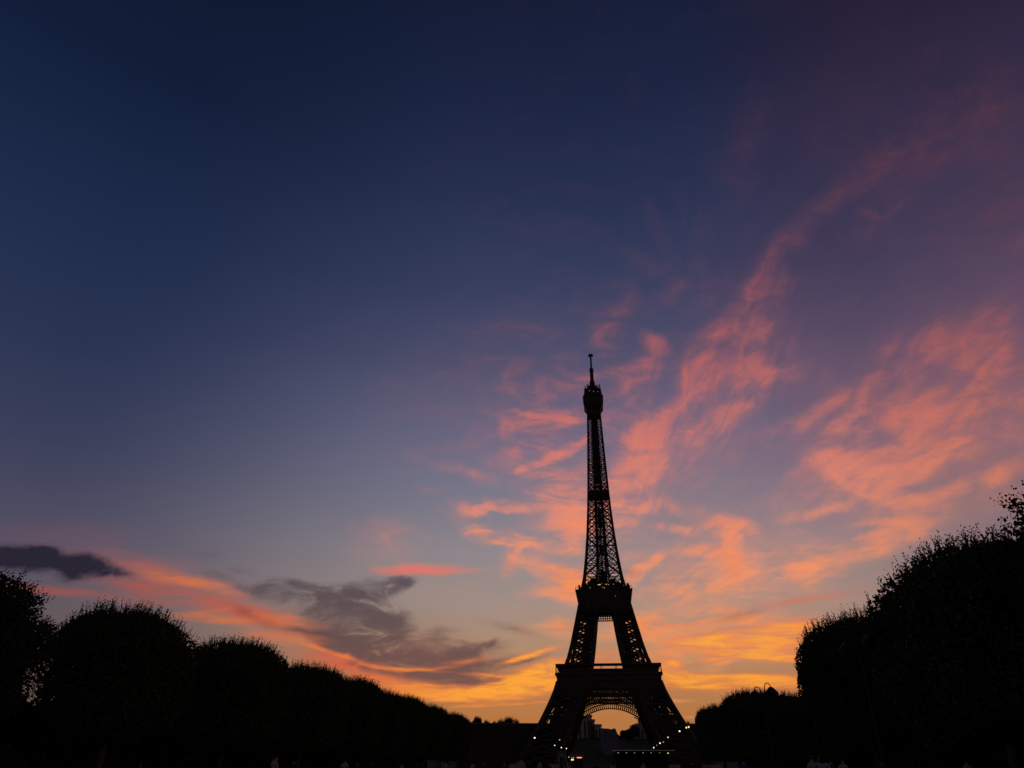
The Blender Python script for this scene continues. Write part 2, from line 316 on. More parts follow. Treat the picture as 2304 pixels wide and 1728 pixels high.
M = dict(
    iron=material('puddle_iron', (.085, .06, .045), .65, 0, .2, .6),
    glass=material('dark_glass', (.03, .03, .035), .2, 0, .1),
    leaf=material('plane_leaf', (.055, .075, .025), .7, 0, .35, .9),
    leaf2=material('chestnut_leaf', (.05, .06, .022), .7, 0, .35, .9),
    bark=material('bark', (.11, .09, .07), .95, 0, .4, 2.5, bump=.6),
    grass=material('lawn_grass', (.05, .075, .025), .95, 0, .4, .6),
    gravel=material('pale_gravel', (.3, .27, .22), .95, 0, .15, 4),
    stone=material('pale_stone', (.40, .36, .30), .9, 0, .15, .1),
    dark_wall=material('plain_dark_wall', (.07, .055, .045), .95, 0, .15, .2),  # even dark wall colour, close in tone to the windows
    slate=material('zinc_roof', (.16, .17, .19), .7, 0, .2, .2),
    wallstone=material('block_stone', (.45, .41, .40), .9, 0, .15, .15),
    steel=material('painted_steel', (.045, .048, .045), .7, .1, .2, 2),
    white=material('white_cloth', (.7, .7, .74), .8, 0, .06, 2),
    skin=material('skin', (.42, .28, .2), .6, 0, .08, 6),
    cloth_dark=material('dark_cloth', (.03, .03, .04), .9, 0, .3, 8),
    cloth_blue=material('blue_cloth', (.06, .08, .2), .9, 0, .3, 8),
    cloth_pale=material('pale_cloth', (.45, .43, .42), .9, 0, .1, 8),
    cloth_red=material('red_cloth', (.3, .05, .05), .9, 0, .2, 8),
    hair=material('dark_hair', (.025, .018, .013), .7, 0, .3, 20),
    carpaint=material('grey_car_paint', (.2, .21, .23), .25, .4, .03, 1),
    rubber=material('black_rubber', (.02, .02, .02), .9, 0, .1, 5),
    lamp=material('lamp_glow_warm_white', (.8, .8, .75), .5, 0, 0, 1, (1.0, .82, .56), 1.9),
    lamp_g=material('lamp_glow_greenish', (.8, .8, .75), .5, 0, 0, 1, (.88, 1.0, .46), 1.1),
    lamp_y=material('lamp_glow_yellow', (.8, .8, .6), .5, 0, 0, 1, (1.0, .88, .26), 1.4),
    lamp_o=material('lamp_glow_orange', (.8, .5, .3), .5, 0, 0, 1, (1.0, .42, .1), 1.2),
    edge=material('painted_edge_light', (.6, .6, .62), .5, 0, 0, 1, (1.0, .88, .86), .028),  # weak emission painted in for light caught by the kiosk roof edge
    dot=material('small_lamp_glow', (.8, .8, .8), .5, 0, 0, 1, (1.0, .9, .75), .36),
    dot_y=material('lit_window_glow', (.8, .7, .4), .5, 0, 0, 1, (1.0, .72, .2), .9),
)

# ------------------------------------------------------------------ mesh helpers
class MB:
    """collects boxes, bars, tubes and sheets; build() links them as one mesh object"""
    def __init__(s): s.v = []; s.f = []
    def add(s, vs, fs):
        o = len(s.v); s.v += [tuple(q) for q in vs]; s.f += [tuple(i + o for i in q) for q in fs]
    def hexa(s, lo, hi):
        """lo, hi: four corners each, in the same turning order"""
        s.add(list(lo) + list(hi), [(3, 2, 1, 0), (4, 5, 6, 7), (0, 1, 5, 4), (1, 2, 6, 5), (2, 3, 7, 6), (3, 0, 4, 7)])
    def box(s, x0, x1, y0, y1, z0, z1):
        s.hexa([(x0, y0, z0), (x1, y0, z0), (x1, y1, z0), (x0, y1, z0)], [(x0, y0, z1), (x1, y0, z1), (x1, y1, z1), (x0, y1, z1)])
    def frust(s, h0, z0, h1, z1):
        s.hexa([(-h0, -h0, z0), (h0, -h0, z0), (h0, h0, z0), (-h0, h0, z0)], [(-h1, -h1, z1), (h1, -h1, z1), (h1, h1, z1), (-h1, h1, z1)])
    def bar(s, a, b, w, d=None):
        a, b = Vector(a), Vector(b); t = b - a
        if t.length < 1e-6: return
        t.normalize(); up = Vector((0, 0, 1)) if abs(t.z) < .92 else Vector((0, 1, 0))
        n = t.cross(up).normalized(); u = n.cross(t).normalized(); w /= 2; d = (d / 2 if d else w)
        r = [(-w, -d), (w, -d), (w, d), (-w, d)]
        s.hexa([a + n * p + u * q for p, q in r], [b + n * p + u * q for p, q in r])
    def ring(s, h, z0, z1, t):
        """square ring of outer half width h, wall thickness t"""
        s.box(-h, h, -h, -h + t, z0, z1); s.box(-h, h, h - t, h, z0, z1)
        s.box(-h, -h + t, -h + t, h - t, z0, z1); s.box(h - t, h, -h + t, h - t, z0, z1)
    def tube(s, pts, rad, n=8, cap=True):
        """round tube through points with a radius at each"""
        pts = [Vector(p) for p in pts]; rows = []
        for i, p in enumerate(pts):
            t = (pts[min(i + 1, len(pts) - 1)] - pts[max(i - 1, 0)]).normalized()
            up = Vector((0, 0, 1)) if abs(t.z) < .9 else Vector((0, 1, 0))
            a = t.cross(up).normalized(); b = a.cross(t)
            r = rad[i] if hasattr(rad, '__len__') else rad
            rows.append([p + (a * math.cos(k * 2 * math.pi / n) + b * math.sin(k * 2 * math.pi / n)) * r for k in range(n)])
        o = len(s.v); s.v += [tuple(q) for row in rows for q in row]
        for i in range(len(rows) - 1):
            for k in range(n):
                k2 = (k + 1) % n
                s.f.append((o + i * n + k, o + i * n + k2, o + (i + 1) * n + k2, o + (i + 1) * n + k))
        if cap:
            s.f.append(tuple(o + k for k in reversed(range(n)))); s.f.append(tuple(o + (len(rows) - 1) * n + k for k in range(n)))
    def lathe(s, c, prof, n=12):
        """prof: (radius, z) pairs round a vertical axis through c"""
        o = len(s.v)
        for r, z in prof:
            s.v += [(c[0] + r * math.cos(k * 2 * math.pi / n), c[1] + r * math.sin(k * 2 * math.pi / n), c[2] + z) for k in range(n)]
        for i in range(len(prof) - 1):
            for k in range(n):
                k2 = (k + 1) % n
                s.f.append((o + i * n + k, o + i * n + k2, o + (i + 1) * n + k2, o + (i + 1) * n + k))
        s.f.append(tuple(o + k for k in reversed(range(n)))); s.f.append(tuple(o + (len(prof) - 1) * n + k for k in range(n)))
    def build(s, name, mat, parent=None, smooth=False):
        me = bpy.data.meshes.new(name); me.from_pydata(s.v, [], s.f); me.update()
        if smooth: me.polygons.foreach_set('use_smooth', [True] * len(me.polygons))
        me.materials.append(M[mat] if isinstance(mat, str) else mat)
        o = bpy.data.objects.new(name, me); COL.objects.link(o)
        if parent: o.parent = parent
        return o

def tag(o, label=None, cat=None, group=None, kind=None):
    if label: o['label'] = label
    if cat: o['category'] = cat
    if group: o['group'] = group
    if kind: o['kind'] = kind
    return o
def thing(name, label, cat, loc=(0, 0, 0), rz=0.0, group=None):
    o = bpy.data.objects.new(name, None); COL.objects.link(o); o.empty_display_size = .5
    o.location = loc; o.rotation_euler = (0, 0, rz)
    return tag(o, label, cat, group)
def kids(o): return [c for c in bpy.data.objects if c.parent == o]
def copy_tree(o, kidmap, parent=None):
    c = o.copy(); COL.objects.link(c)
    if parent: c.parent = parent
    for ch in kidmap.get(o.name, []): copy_tree(ch, kidmap, c)
    return c
def kid_map():
    d = {}
    for c in bpy.data.objects:
        if c.parent: d.setdefault(c.parent.name, []).append(c)
    return d
# ------------------------------------------------------------------ the tower
def lerp_tab(tab, z):
    for (z0, a), (z1, b) in zip(tab, tab[1:]):
        if z <= z1: return a + (b - a) * (z - z0) / (z1 - z0)
    return tab[-1][1]
OUT = [(0, 61.6), (13, 53.2), (27, 45.2), (40, 38.7), (45, 36.6), (50, 34.6), (53, 33.9), (57.6, 31.2), (65, 28.2), (77, 24.8), (92, 21.4), (108, 17.9), (116, 16.4), (125, 14.4),
       (140, 12.3), (160, 10.3), (180, 8.9), (196, 8.0), (220, 7.0), (245, 6.0), (262, 5.4), (268, 5.2), (280, 5.1)]
INN = [(0, 37.4), (13, 31.4), (27, 25.2), (40, 20.4), (50, 17.0), (57.6, 14.4), (66, 11.7), (80, 9.2), (95, 6.9), (108, 5.4), (116, 4.7), (130, 4.2), (160, 3.5), (196, 2.9), (240, 2.3), (270, 2.0)]
def out(z): return lerp_tab(OUT, z)
def inn(z): return lerp_tab(INN, z)

TW = thing('lattice_tower', 'tall dark iron lattice tower on four spread legs with slim mast on top', 'tower',
           (TW_D * math.sin(TW_AZ), TW_D * math.cos(TW_AZ), -.7), -TW_AZ)

def lattice_face(mb, A, B, z0, z1, n, w, fine=0, horiz=True, hw=None):
    """X bracing between two edge curves A(z), B(z); every panel also gets smaller crossed members"""
    A, B = (lambda q, A=A: Vector(A(q))), (lambda q, B=B: Vector(B(q)))
    for i in range(n):
        a, b = z0 + (z1 - z0) * i / n, z0 + (z1 - z0) * (i + 1) / n
        mb.bar(A(a), B(b), w); mb.bar(B(a), A(b), w)
        if horiz: mb.bar(A(b), B(b), hw or w)
        if fine:
            for j in range(fine):
                c, d = a + (b - a) * j / fine, a + (b - a) * (j + 1) / fine
                for k in range(fine):
                    u, v = k / fine, (k + 1) / fine
                    mb.bar(A(c).lerp(B(c), u), A(d).lerp(B(d), v), w * .45); mb.bar(A(c).lerp(B(c), v), A(d).lerp(B(d), u), w * .45)

def leg(sx, sy, z0, z1, n, col, w, fine, name='leg'):
    mb = MB()
    o, i = out, inn
    E = [lambda z: (sx * o(z), sy * o(z), z), lambda z: (sx * i(z), sy * o(z), z), lambda z: (sx * i(z), sy * i(z), z), lambda z: (sx * o(z), sy * i(z), z)]
    m = max(6, int((z1 - z0) / 5))
    for e in E:
        for k in range(m):
            a, b = z0 + (z1 - z0) * k / m, z0 + (z1 - z0) * (k + 1) / m
            mb.bar(e(a), e(b), col)
    for k in range(4):
        lattice_face(mb, E[k], E[(k + 1) % 4], z0, z1, n, w, fine)
    for k in range(1, n):          # diaphragms
        z = z0 + (z1 - z0) * k / n
        mb.bar(E[0](z), E[2](z), w); mb.bar(E[1](z), E[3](z), w)
    return mb

for sx in (-1, 1):
    for sy in (-1, 1):
        mb = leg(sx, sy, 3.5, 53, 7, 1.9, .8, 0)
        cx = (out(0) + inn(0)) / 2
        lo = mb.build('leg', 'iron', TW)
        # inclined lift track and stair inside the leg
        st = MB()
        c = lambda z: Vector((sx * (out(z) * .34 + inn(z) * .66), sy * (out(z) + inn(z)) / 2, z))
        for dx in (-4.2, -2.0, .4, 2.6):
            st.bar(c(4) + Vector((sx * dx, 0, 0)), c(53) + Vector((sx * dx * .7, 0, 0)), .9, .9)
        for k in range(24):
            p = c(4 + 2 * k); st.bar(p + Vector((-sx * 4.4, 0, 0)), p + Vector((sx * 2.8, 0, .6)), .45)
        st.build('lift_track', 'iron', lo)
        for (ax, ay) in ((inn(3.5), inn(3.5)), (out(3.5), inn(3.5)), (inn(3.5), out(3.5)), (out(3.5), out(3.5))):
            x, y = sx * ax, sy * ay; pl = MB()
            pl.hexa([(x - 4.5, y - 4.5, -.6), (x + 4.5, y - 4.5, -.6), (x + 4.5, y + 4.5, -.6), (x - 4.5, y + 4.5, -.6)],
                    [(x - 3, y - 3, 4), (x + 3, y - 3, 4), (x + 3, y + 3, 4), (x - 3, y + 3, 4)])
            pl.build('plinth', 'stone', lo)
        # second stage of the leg, first to second platform
        mb = leg(sx, sy, 57.6, 109, 8, 1.3, .62, 0)
        up = mb.build('upper_leg', 'iron', TW)
        st = MB()
        for dx in (-4.2, -2.9, -1.6, -.3, 1.0):
            st.bar(c(58) + Vector((sx * dx, 0, 0)), c(110) + Vector((sx * dx * .75, 0, 0)), 1.0, .8)
        for k in range(30):
            p = c(59 + 1.7 * k); st.bar(p + Vector((-sx * 4.2, 1.5, 0)), p + Vector((sx * 2.4, -1.5, 1.1)), .5)
        st.build('lift_track', 'iron', up)

# decorative arches between the legs
ZC, R0, R1 = 4.2, 36.9, 39.9
for k in range(4):
    mb = MB(); rot = Matrix.Rotation(k * math.pi / 2, 3, 'Z')
    def P3(r, th, off=0.0):
        x, z = r * math.cos(th), ZC + r * math.sin(th)
        return rot @ Vector((x, -(out(min(z, 50)) - .4 + off), z))
    N = 60; T0, T1 = R(22), R(158)
    th = lambda i: T0 + (T1 - T0) * i / N
    for i in range(N):
        mb.bar(P3(R0, th(i)), P3(R0, th(i + 1)), 1.6, .55); mb.bar(P3(R0, th(i), -1.9), P3(R0, th(i + 1), -1.9), .7, .55)
        mb.bar(P3(R1, th(i)), P3(R1, th(i + 1)), 1.4, .6)
        mb.bar(P3(R0, th(i)), P3(R1, th(i)), .62)
        mb.bar(P3(R0 + 1.9, th(i) + .012), P3(R0 + 1.9, th(i + 1) - .012), .22)
        mb.bar(P3(R1 + 1.5, th(i)), P3(R1 + 1.5, th(i + 1)), .5)
        mb.bar(P3(R1, th(i)), P3(R1 + 1.5, th(i + 1)), .3)
        mb.bar(P3(R1, th(i + 1)), P3(R1 + 1.5, th(i)), .3)
    # web of filigree between the arch and the girder above it
    for i in range(-17, 18):
        x = i * 1.5
        zz = ZC + math.sqrt(max(0, (R1 + 1.5) ** 2 - x * x))
        if zz > 47: continue
        top = 48.0
        y = lambda z: -(out(min(z, 50)) - .4)
        mb.bar(rot @ Vector((x, y(zz), zz)), rot @ Vector((x, y(top), top)), .36)
        for j in range(12):
            za, zb = zz + j * 1.05, zz + (j + 1) * 1.05
            if zb > top: break
            mb.bar(rot @ Vector((x, y(za), za)), rot @ Vector((x + 1.5, y(zb), zb)), .32)
            mb.bar(rot @ Vector((x + 1.5, y(za), za)), rot @ Vector((x, y(zb), zb)), .32)
    mb.build('arch', 'iron', TW)

# girder belt under the first platform
mb = MB()
for k in range(4):
    rot = Matrix.Rotation(k * math.pi / 2, 3, 'Z')
    def gb(x, z, d=0): return rot @ Vector((x, -(out(z) - .2 - d), z))
    for z, w in ((44.6, .8), (47.2, .7), (49.0, .6), (50.3, 2.2), (51.6, .5), (53.3, 1.0)):
        mb.bar(gb(-out(z) + .5, z), gb(out(z) - .5, z), w)
    nx = 32
    for i in range(nx):
        x0, x1 = -33.5 + 67 * i / nx, -33.5 + 67 * (i + 1) / nx
        for (za, zb, w) in ((44.6, 47.2, .3), (47.2, 49.0, .3), (49.0, 51.6, .95), (51.6, 53.2, .34)):
            mb.bar(gb(x0, za), gb(x1, zb), w); mb.bar(gb(x1, za), gb(x0, zb), w)
        mb.bar(gb(x0, 44.6), gb(x0, 53.4), .5)
mb.build('belt_girder', 'iron', TW)

# first platform
fp = MB()
fp.frust(34.0, 53.0, 34.4, 53.6)
fp.frust(34.5, 53.605, 34.6, 56.4)
fp.frust(35.0, 56.41, 35.7, 57.1); fp.frust(35.7, 57.105, 35.4, 58.5)
fpo = fp.build('first_platform', 'iron', TW)
rl = MB()
rl.ring(35.3, 59.55, 59.75, .2)
for k in range(4):
    rot = Matrix.Rotation(k * math.pi / 2, 3, 'Z')
    for i in range(60):
        x = -35 + 70 * i / 59
        rl.bar(rot @ Vector((x, -35.2, 58.5)), rot @ Vector((x, -35.2, 59.6)), .1)
rl.build('railing', 'iron', fpo)
pv = MB()                                 # gallery pavilions, low in the middle of each side, tall round the legs
for k in range(4):
    rot = Matrix.Rotation(k * math.pi / 2, 3, 'Z')
    def rb(x0, x1, y0, y1, z0, z1):
        pv.hexa([rot @ Vector(p) for p in ((x0, y0, z0), (x1, y0, z0), (x1, y1, z0), (x0, y1, z0))], [rot @ Vector(p) for p in ((x0, y0, z1), (x1, y0, z1), (x1, y1, z1), (x0, y1, z1))])
    rb(-10.8, 11.5, -32, -24, 58.5, 61.1)
    for s in (-1, 1):
        xs = sorted((s * 12.6, s * 30.5)); rb(xs[0], xs[1], -32.4, -30.6, 58.5, 62.9)
        pv.hexa([rot @ Vector(p) for p in ((xs[0], -31, 61), (xs[1], -31, 61), (xs[1], -29, 61), (xs[0], -29, 61))],
                [rot @ Vector(p) for p in ((xs[0], -34.8, 63), (xs[1] + (s > 0) * 3, -34.8, 63), (xs[1] + (s > 0) * 3, -28, 63), (xs[0], -28, 63))])
pv.build('pavilion', 'iron', fpo)
rf = MB()
rf.ring(35.2, 63.01, 64.0, 7.0)
for k in range(4):
    rot = Matrix.Rotation(k * math.pi / 2, 3, 'Z')
    for x in (-35, -33.6, -32.2, -30.8, -4.9, -3.9, 4.9, 5.7, 31.2, 33.0, 34.9):
        rf.bar(rot @ Vector((x, -34.9, 58.5)), rot @ Vector((x, -34.9, 63.1)), .32)
rf.build('gallery_roof', 'iron', fpo)

# perforated girder between the upper legs, and the second platform
gd = MB()
for k in range(4):
    rot = Matrix.Rotation(k * math.pi / 2, 3, 'Z')
    y = -19.2
    def q(x, z, d=0): return rot @ Vector((x, y + d, z))
    def wall(x0, x1, z0, z1, t=.8):
        gd.hexa([q(x0, z0), q(x1, z0), q(x1, z0, t), q(x0, z0, t)], [q(x0, z1), q(x1, z1), q(x1, z1, t), q(x0, z1, t)])
    wall(-13, 13, 100.3, 101.0); wall(-13, 13, 102.05, 102.55); wall(-13, 13, 103.6, 104.3); wall(-13, 13, 105.1, 109.6)
    for i in range(17):
        x = -13.3 + 1.66 * i
        gd.bar(q(x, 100.9, .4), q(x, 105.2, .4), .74, .78)
    # flanks over the legs: crossed bars
    for i in range(22):
        x0, x1 = -18.6 + 37.2 * i / 22, -18.6 + 37.2 * (i + 1) / 22
        if abs(x0 + x1) > 17:
            gd.bar(q(x0, 100.8, 1.2), q(x1, 104.5, 1.2), .7); gd.bar(q(x1, 100.8, 1.2), q(x0, 104.5, 1.2), .7)
        gd.bar(q(x0, 104.5, 1.2), q(x1, 109, 1.2), 1.5); gd.bar(q(x1, 104.5, 1.2), q(x0, 109, 1.2), 1.5)
gd.build('perforated_girder', 'iron', TW)
sp2 = MB()
sp2.frust(18.6, 107.8, 18.7, 109.2); sp2.frust(19.0, 109.21, 20.5, 115.5); sp2.frust(20.6, 115.51, 20.6, 116.2)
spo = sp2.build('second_platform', 'iron', TW)
rl = MB(); rl.ring(20.4, 118.0, 118.2, .18)
for k in range(4):
    rot = Matrix.Rotation(k * math.pi / 2, 3, 'Z')
    for i in range(30):
        x = -20.3 + 40.6 * i / 29; rl.bar(rot @ Vector((x, -20.3, 116.2)), rot @ Vector((x, -20.3, 118.1)), .14)
rl.build('railing', 'iron', spo)
up = MB(); up.frust(16.9, 116.21, 16.9, 118.6); up.frust(14.6, 118.61, 14.2, 121.4)
for (x0, x1, z1) in ((-11, -3.2, 124.2), (-9, -4, 126.2), (-3.19, 3.2, 127.6), (3.21, 11.4, 123.2), (4.4, 9, 125.0)):
    up.box(x0, x1, -11, 11, 121.41 if z1 not in (126.2, 125.0) else (124.21 if z1 == 126.2 else 123.21), z1)
for x, s in ((-17.6, 1), (17.4, 1.3), (15.6, .8), (-15.4, .7), (18.6, .5)):       # visitors' shelters and lamps at the edge
    up.box(x - .7 * s, x + .7 * s, -18.6, -17.2, 116.21, 118.2 + 1.6 * s)
up.build('upper_gallery', 'iron', spo)
lw = MB(); lw.box(-4.9, -2.0, -14.72, -14.62, 120.35, 120.75); lw.build('lit_window', 'dot_y', spo)
lw = MB(); lw.box(1.6, 3.9, -14.72, -14.62, 120.45, 120.85); lw.build('lit_window', 'dot_y', spo)
for x, y, z, r in ((7.2, -14.8, 120.6, .28), (-9.8, -17.1, 118.0, .26), (-.9, -17.1, 118.0, .26), (.4, -20.75, 116.9, .34), (-11.6, -14.8, 121, .2), (-1, -14.8, 121.2, .18), (8.2, -20.1, 111.2, .22), (14.6, -17.1, 119, .22), (-2.6, -7.3, 285.2, .26), (.8, -7.3, 284.4, .26), (4.6, -7.3, 283.9, .24)):
    lb = MB(); lb.lathe((x, y, z), [(.02, -r), (r * .8, -r * .6), (r, 0), (r * .8, r * .6), (.02, r)], 8); lb.build('lamp', 'dot', spo)

# upper shaft: four corner columns, crossed bracing, lift shaft in the middle
sh = MB()
z0, z1 = 116.2, 268.5
zs = [z0]
while zs[-1] < z1 - 3: zs.append(min(z1, zs[-1] + max(3.4, .88 * (out(zs[-1]) - inn(zs[-1])))))
zs[-1] = z1
for k in range(4):
    rot = Matrix.Rotation(k * math.pi / 2, 3, 'Z')
    for a, b in zip(zs, zs[1:]):
        pt = lambda f, z, s: rot @ Vector((s * f(z), -out(z), z))
        w = max(.34, .72 - (a - z0) * .0026)
        for s in (-1, 1):
            sh.bar(pt(out, a, s), pt(out, b, s), 1.05 if s < 0 else .9)
            sh.bar(pt(inn, a, s), pt(inn, b, s), .95)
            sh.bar(pt(out, a, s), pt(inn, b, s), w); sh.bar(pt(inn, a, s), pt(out, b, s), w)
            sh.bar(pt(out, b, s), pt(inn, b, s), w * .8)
            m = (a + b) / 2
            sh.bar(pt(out, m, s), pt(inn, m, s), w * .45)
            if zs.index(a) % 2 == 0:      # every second panel has a smaller diamond as well
                mid = rot @ Vector((s * (out(b) + inn(b)) / 2, -out(b), b)); mia = rot @ Vector((s * (out(a) + inn(a)) / 2, -out(a), a))
                for e in (out, inn): sh.bar(pt(e, m, s), mid, w * .6); sh.bar(pt(e, m, s), mia, w * .6)
        # narrow panel between the inner columns
        m = (a + b) / 2
        sh.bar(pt(inn, a, -1), pt(inn, m, 1), w * .7); sh.bar(pt(inn, m, 1), pt(inn, b, -1), w * .7)
        sh.bar(pt(inn, b, -1), pt(inn, b, 1), w)
sh.build('shaft', 'iron', TW)
ls = MB()
for x, y in ((-2.4, -2.4), (2.4, -2.4), (2.4, 2.4), (-2.4, 2.4), (0, -2.4), (0, 2.4)):
    for a, b in ((117, 196), (196, 270)):
        f = lambda z: 1.25 - (z - 117) * .0042
        ls.bar((x * f(a), y * f(a), a), (x * f(b), y * f(b), b), 1.15)
for i in range(54):
    z = 118 + i * 2.8; f = 1.25 - (z - 117) * .0042
    for s in (-1, 1):
        ls.bar((-2.4 * f, s * 2.4 * f, z), (2.4 * f, s * 2.4 * f, z + 2.2), .5); ls.bar((-2.4 * f, s * 2.4 * f, z + 1.2), (2.4 * f, s * 2.4 * f, z + 1.2), .5)
for (a, b) in ((168, 182), (205, 262), (128, 134), (148, 153)):      # closed stretches of the lift shaft
    f = 1.25 - (a - 117) * .0042
    ls.box(-1.5 * f, 1.5 * f, -2, 2, a, b)
ls.build('lift_shaft', 'iron', TW)
im = MB()
im.frust(8.1, 192.6, 8.3, 193.4); im.frust(8.15, 193.41, 8.15, 195.7); im.frust(3.6, 191.2, 5.6, 192.59)
im.build('intermediate_platform', 'iron', TW)

# top platform, cage, lantern and mast
tp = MB()
tp.frust(5.35, 263.4, 5.4, 268.6); tp.frust(5.4, 268.61, 7.2, 271.2)
def octo(h, c, z0, z1, h1=None, c1=None):
    h1 = h1 or h; c1 = c1 or c
    def o8(h, c, z): return [(-h + c, -h, z), (h - c, -h, z), (h, -h + c, z), (h, h - c, z), (h - c, h, z), (-h + c, h, z), (-h, h - c, z), (-h, -h + c, z)]
    lo, hi = o8(h, c, z0), o8(h1, c1, z1)
    tp.add(lo + hi, [tuple(reversed(range(8))), tuple(range(8, 16))] + [(i, (i + 1) % 8, 8 + (i + 1) % 8, 8 + i) for i in range(8)])
octo(7.5, 1.6, 271.21, 272.2, 8.0, 1.7); octo(8.0, 1.7, 272.21, 279.2, 8.3, 1.8); octo(8.6, 1.8, 279.21, 280.9)
tpo = tp.build('top_platform', 'iron', TW)
cg = MB()
for k in range(4):
    rot = Matrix.Rotation(k * math.pi / 2, 3, 'Z')
    for i in range(9):
        x = -7 + 14 * i / 8
        if i % 2 == 0: cg.bar(rot @ Vector((x, -7.2, 280.9)), rot @ Vector((x * .92, -6.6, 287.2)), .5)
        if i < 8: cg.bar(rot @ Vector((x, -7.2, 281)), rot @ Vector((x + 1.7, -6.9, 283)), .35)
    for z, h, w in ((282.6, 7.0, 1.3), (287.0, 6.6, .9)):
        cg.bar(rot @ Vector((-h, -h, z)), rot @ Vector((h, -h, z)), w)
cg.box(-4.4, 4.4, -4.4, 4.4, 280.91, 283.2); cg.box(-1.2, 2.2, -3.0, 3.0, 283.21, 287.4)
cg.frust(6.5, 287.41, 5.2, 289.0)
cg.build('cage', 'iron', tpo)
for x, y, z, h in ((-6.2, -5.8, 287.4, 3.4), (6.3, -5.9, 287.4, 4.6), (-4.4, -5.6, 289, 3.9), (-3.2, -5, 289.4, 3.2), (5, -5.4, 289, 2.6), (3.4, -5, 289.3, 3.0), (-6.7, -5, 283, 5), (6.9, -4, 283, 5)):
    an = MB(); an.bar((x, y, z), (x, y, z + h), .5); an.box(x - .55, x + .55, y - .4, y + .4, z + h * .3, z + h * .62); an.build('aerial', 'iron', tpo)
la = MB()
la.frust(4.6, 289.01, 3.6, 291.4); la.frust(3.0, 291.41, 2.0, 294.2)
la.lathe((0, 0, 0), [(2.3, 294.2), (2.3, 297.4), (1.7, 298.2), (1.7, 300.2), (1.2, 300.8)], 10)
la.build('lantern', 'iron', tpo)
ms = MB()
prof = [(1.15, 300.6)]
for i in range(6):
    z = 301.2 + i * 1.75; prof += [(1.1, z), (1.65, z + .25), (1.65, z + .7), (1.1, z + .95)]
prof += [(.8, 311.8), (.72, 322.6), (1.1, 323.2), (2.2, 324.2), (2.2, 324.6), (.6, 325.0)]
ms.lathe((0, 0, 0), prof, 10)
for i in range(8):
    a = i * math.pi / 4
    for z, r in ((309.4, 2.3), (307.6, 2.0), (323.4, 2.6)):
        ms.bar((0, 0, z), (r * math.cos(a), r * math.sin(a), z + .1), .35)
ms.build('mast', 'iron', tpo)
# ------------------------------------------------------------------ ground, paths, far hill
import numpy as np
ca, sa = math.cos(TW_AZ), math.sin(TW_AZ)
def axis(along, cross, z=0.0):
    """a point of the park: metres along the line to the tower, metres to the right of it"""
    return Vector((along * sa + cross * ca, along * ca - cross * sa, z))
def axis_strip(name, a0, a1, c0, c1, z, mat):
    mb = MB(); p = [axis(a0, c0, z), axis(a0, c1, z), axis(a1, c1, z), axis(a1, c0, z)]
    mb.add(p, [(0, 1, 2, 3)]); return tag(mb.build(name, mat), kind='structure')
mb = MB(); n = 64
mb.add([(0, 0, 0)] + [(9000 * math.cos(i * 2 * math.pi / n), 9000 * math.sin(i * 2 * math.pi / n), 0) for i in range(n)], [(0, i + 1, (i + 1) % n + 1) for i in range(n)])
tag(mb.build('ground', 'grass'), kind='structure')
axis_strip('path', 8, 480, -32, -20, .004, 'gravel'); axis_strip('path', 8, 480, 11, 17, .004, 'gravel')
axis_strip('path', 196, 206, -19.99, 10.99, .004, 'gravel')
hill = MB()
hx, hy = 125, 1085
rows = []
for j in range(9):
    r = j / 8
    rows.append([(hx + 420 * r * math.cos(k * math.pi / 16), hy + 260 * r * math.sin(k * math.pi / 16), 41 * (1 - r * r) ** 1.5 - .3) for k in range(32)])
vs = [p for row in rows for p in row]
hill.add(vs, [(j * 32 + k, (j + 1) * 32 + k, (j + 1) * 32 + (k + 1) % 32, j * 32 + (k + 1) % 32) for j in range(8) for k in range(32)])
tag(hill.build('hill', 'grass', smooth=True), kind='structure')

# ------------------------------------------------------------------ trees
rs = np.random.RandomState(7)
def leaf_mesh(name, mat, pos, size, updir=None, stems=None):
    """diamond leaves at random angles"""
    N = len(pos)
    u = rs.normal(size=(N, 3)); u /= np.linalg.norm(u, axis=1)[:, None]
    if updir is not None: u = u * .6 + updir; u /= np.linalg.norm(u, axis=1)[:, None]
    w = np.cross(u, rs.normal(size=(N, 3))); w /= np.linalg.norm(w, axis=1)[:, None]
    s = size[:, None]
    v = np.empty((N, 4, 3)); v[:, 0] = pos - u * s * .5; v[:, 1] = pos + w * s * .33; v[:, 2] = pos + u * s * .55; v[:, 3] = pos - w * s * .33
    if stems is not None:                 # thin twigs: foot, direction, length
        b0, dr, ln = stems; n2 = len(b0); sd = np.cross(dr, rs.normal(size=(n2, 3))); sd /= np.linalg.norm(sd, axis=1)[:, None]
        v2 = np.empty((n2, 4, 3)); v2[:, 0] = b0; v2[:, 1] = b0 + dr * (ln * .3)[:, None] + sd * .022; v2[:, 2] = b0 + dr * ln[:, None]; v2[:, 3] = b0 + dr * (ln * .3)[:, None] - sd * .022
        v = np.concatenate([v, v2]); N += n2
    me = bpy.data.meshes.new(name)
    me.vertices.add(N * 4); me.vertices.foreach_set('co', v.reshape(-1).astype(np.float32))
    me.loops.add(N * 4); me.loops.foreach_set('vertex_index', np.arange(N * 4, dtype=np.int32))
    me.polygons.add(N); me.polygons.foreach_set('loop_start', np.arange(0, N * 4, 4, dtype=np.int32))
    me.polygons.foreach_set('loop_total', np.full(N, 4, dtype=np.int32))
    me.update(); me.materials.append(M[mat]); return me

def lumps(d, ph):
    return .5 * np.sin(d[:, 0] * 5 + ph) * np.sin(d[:, 1] * 7 + ph * 2) + .35 * np.sin(d[:, 1] * 13 + ph * 3 + d[:, 2] * 9)

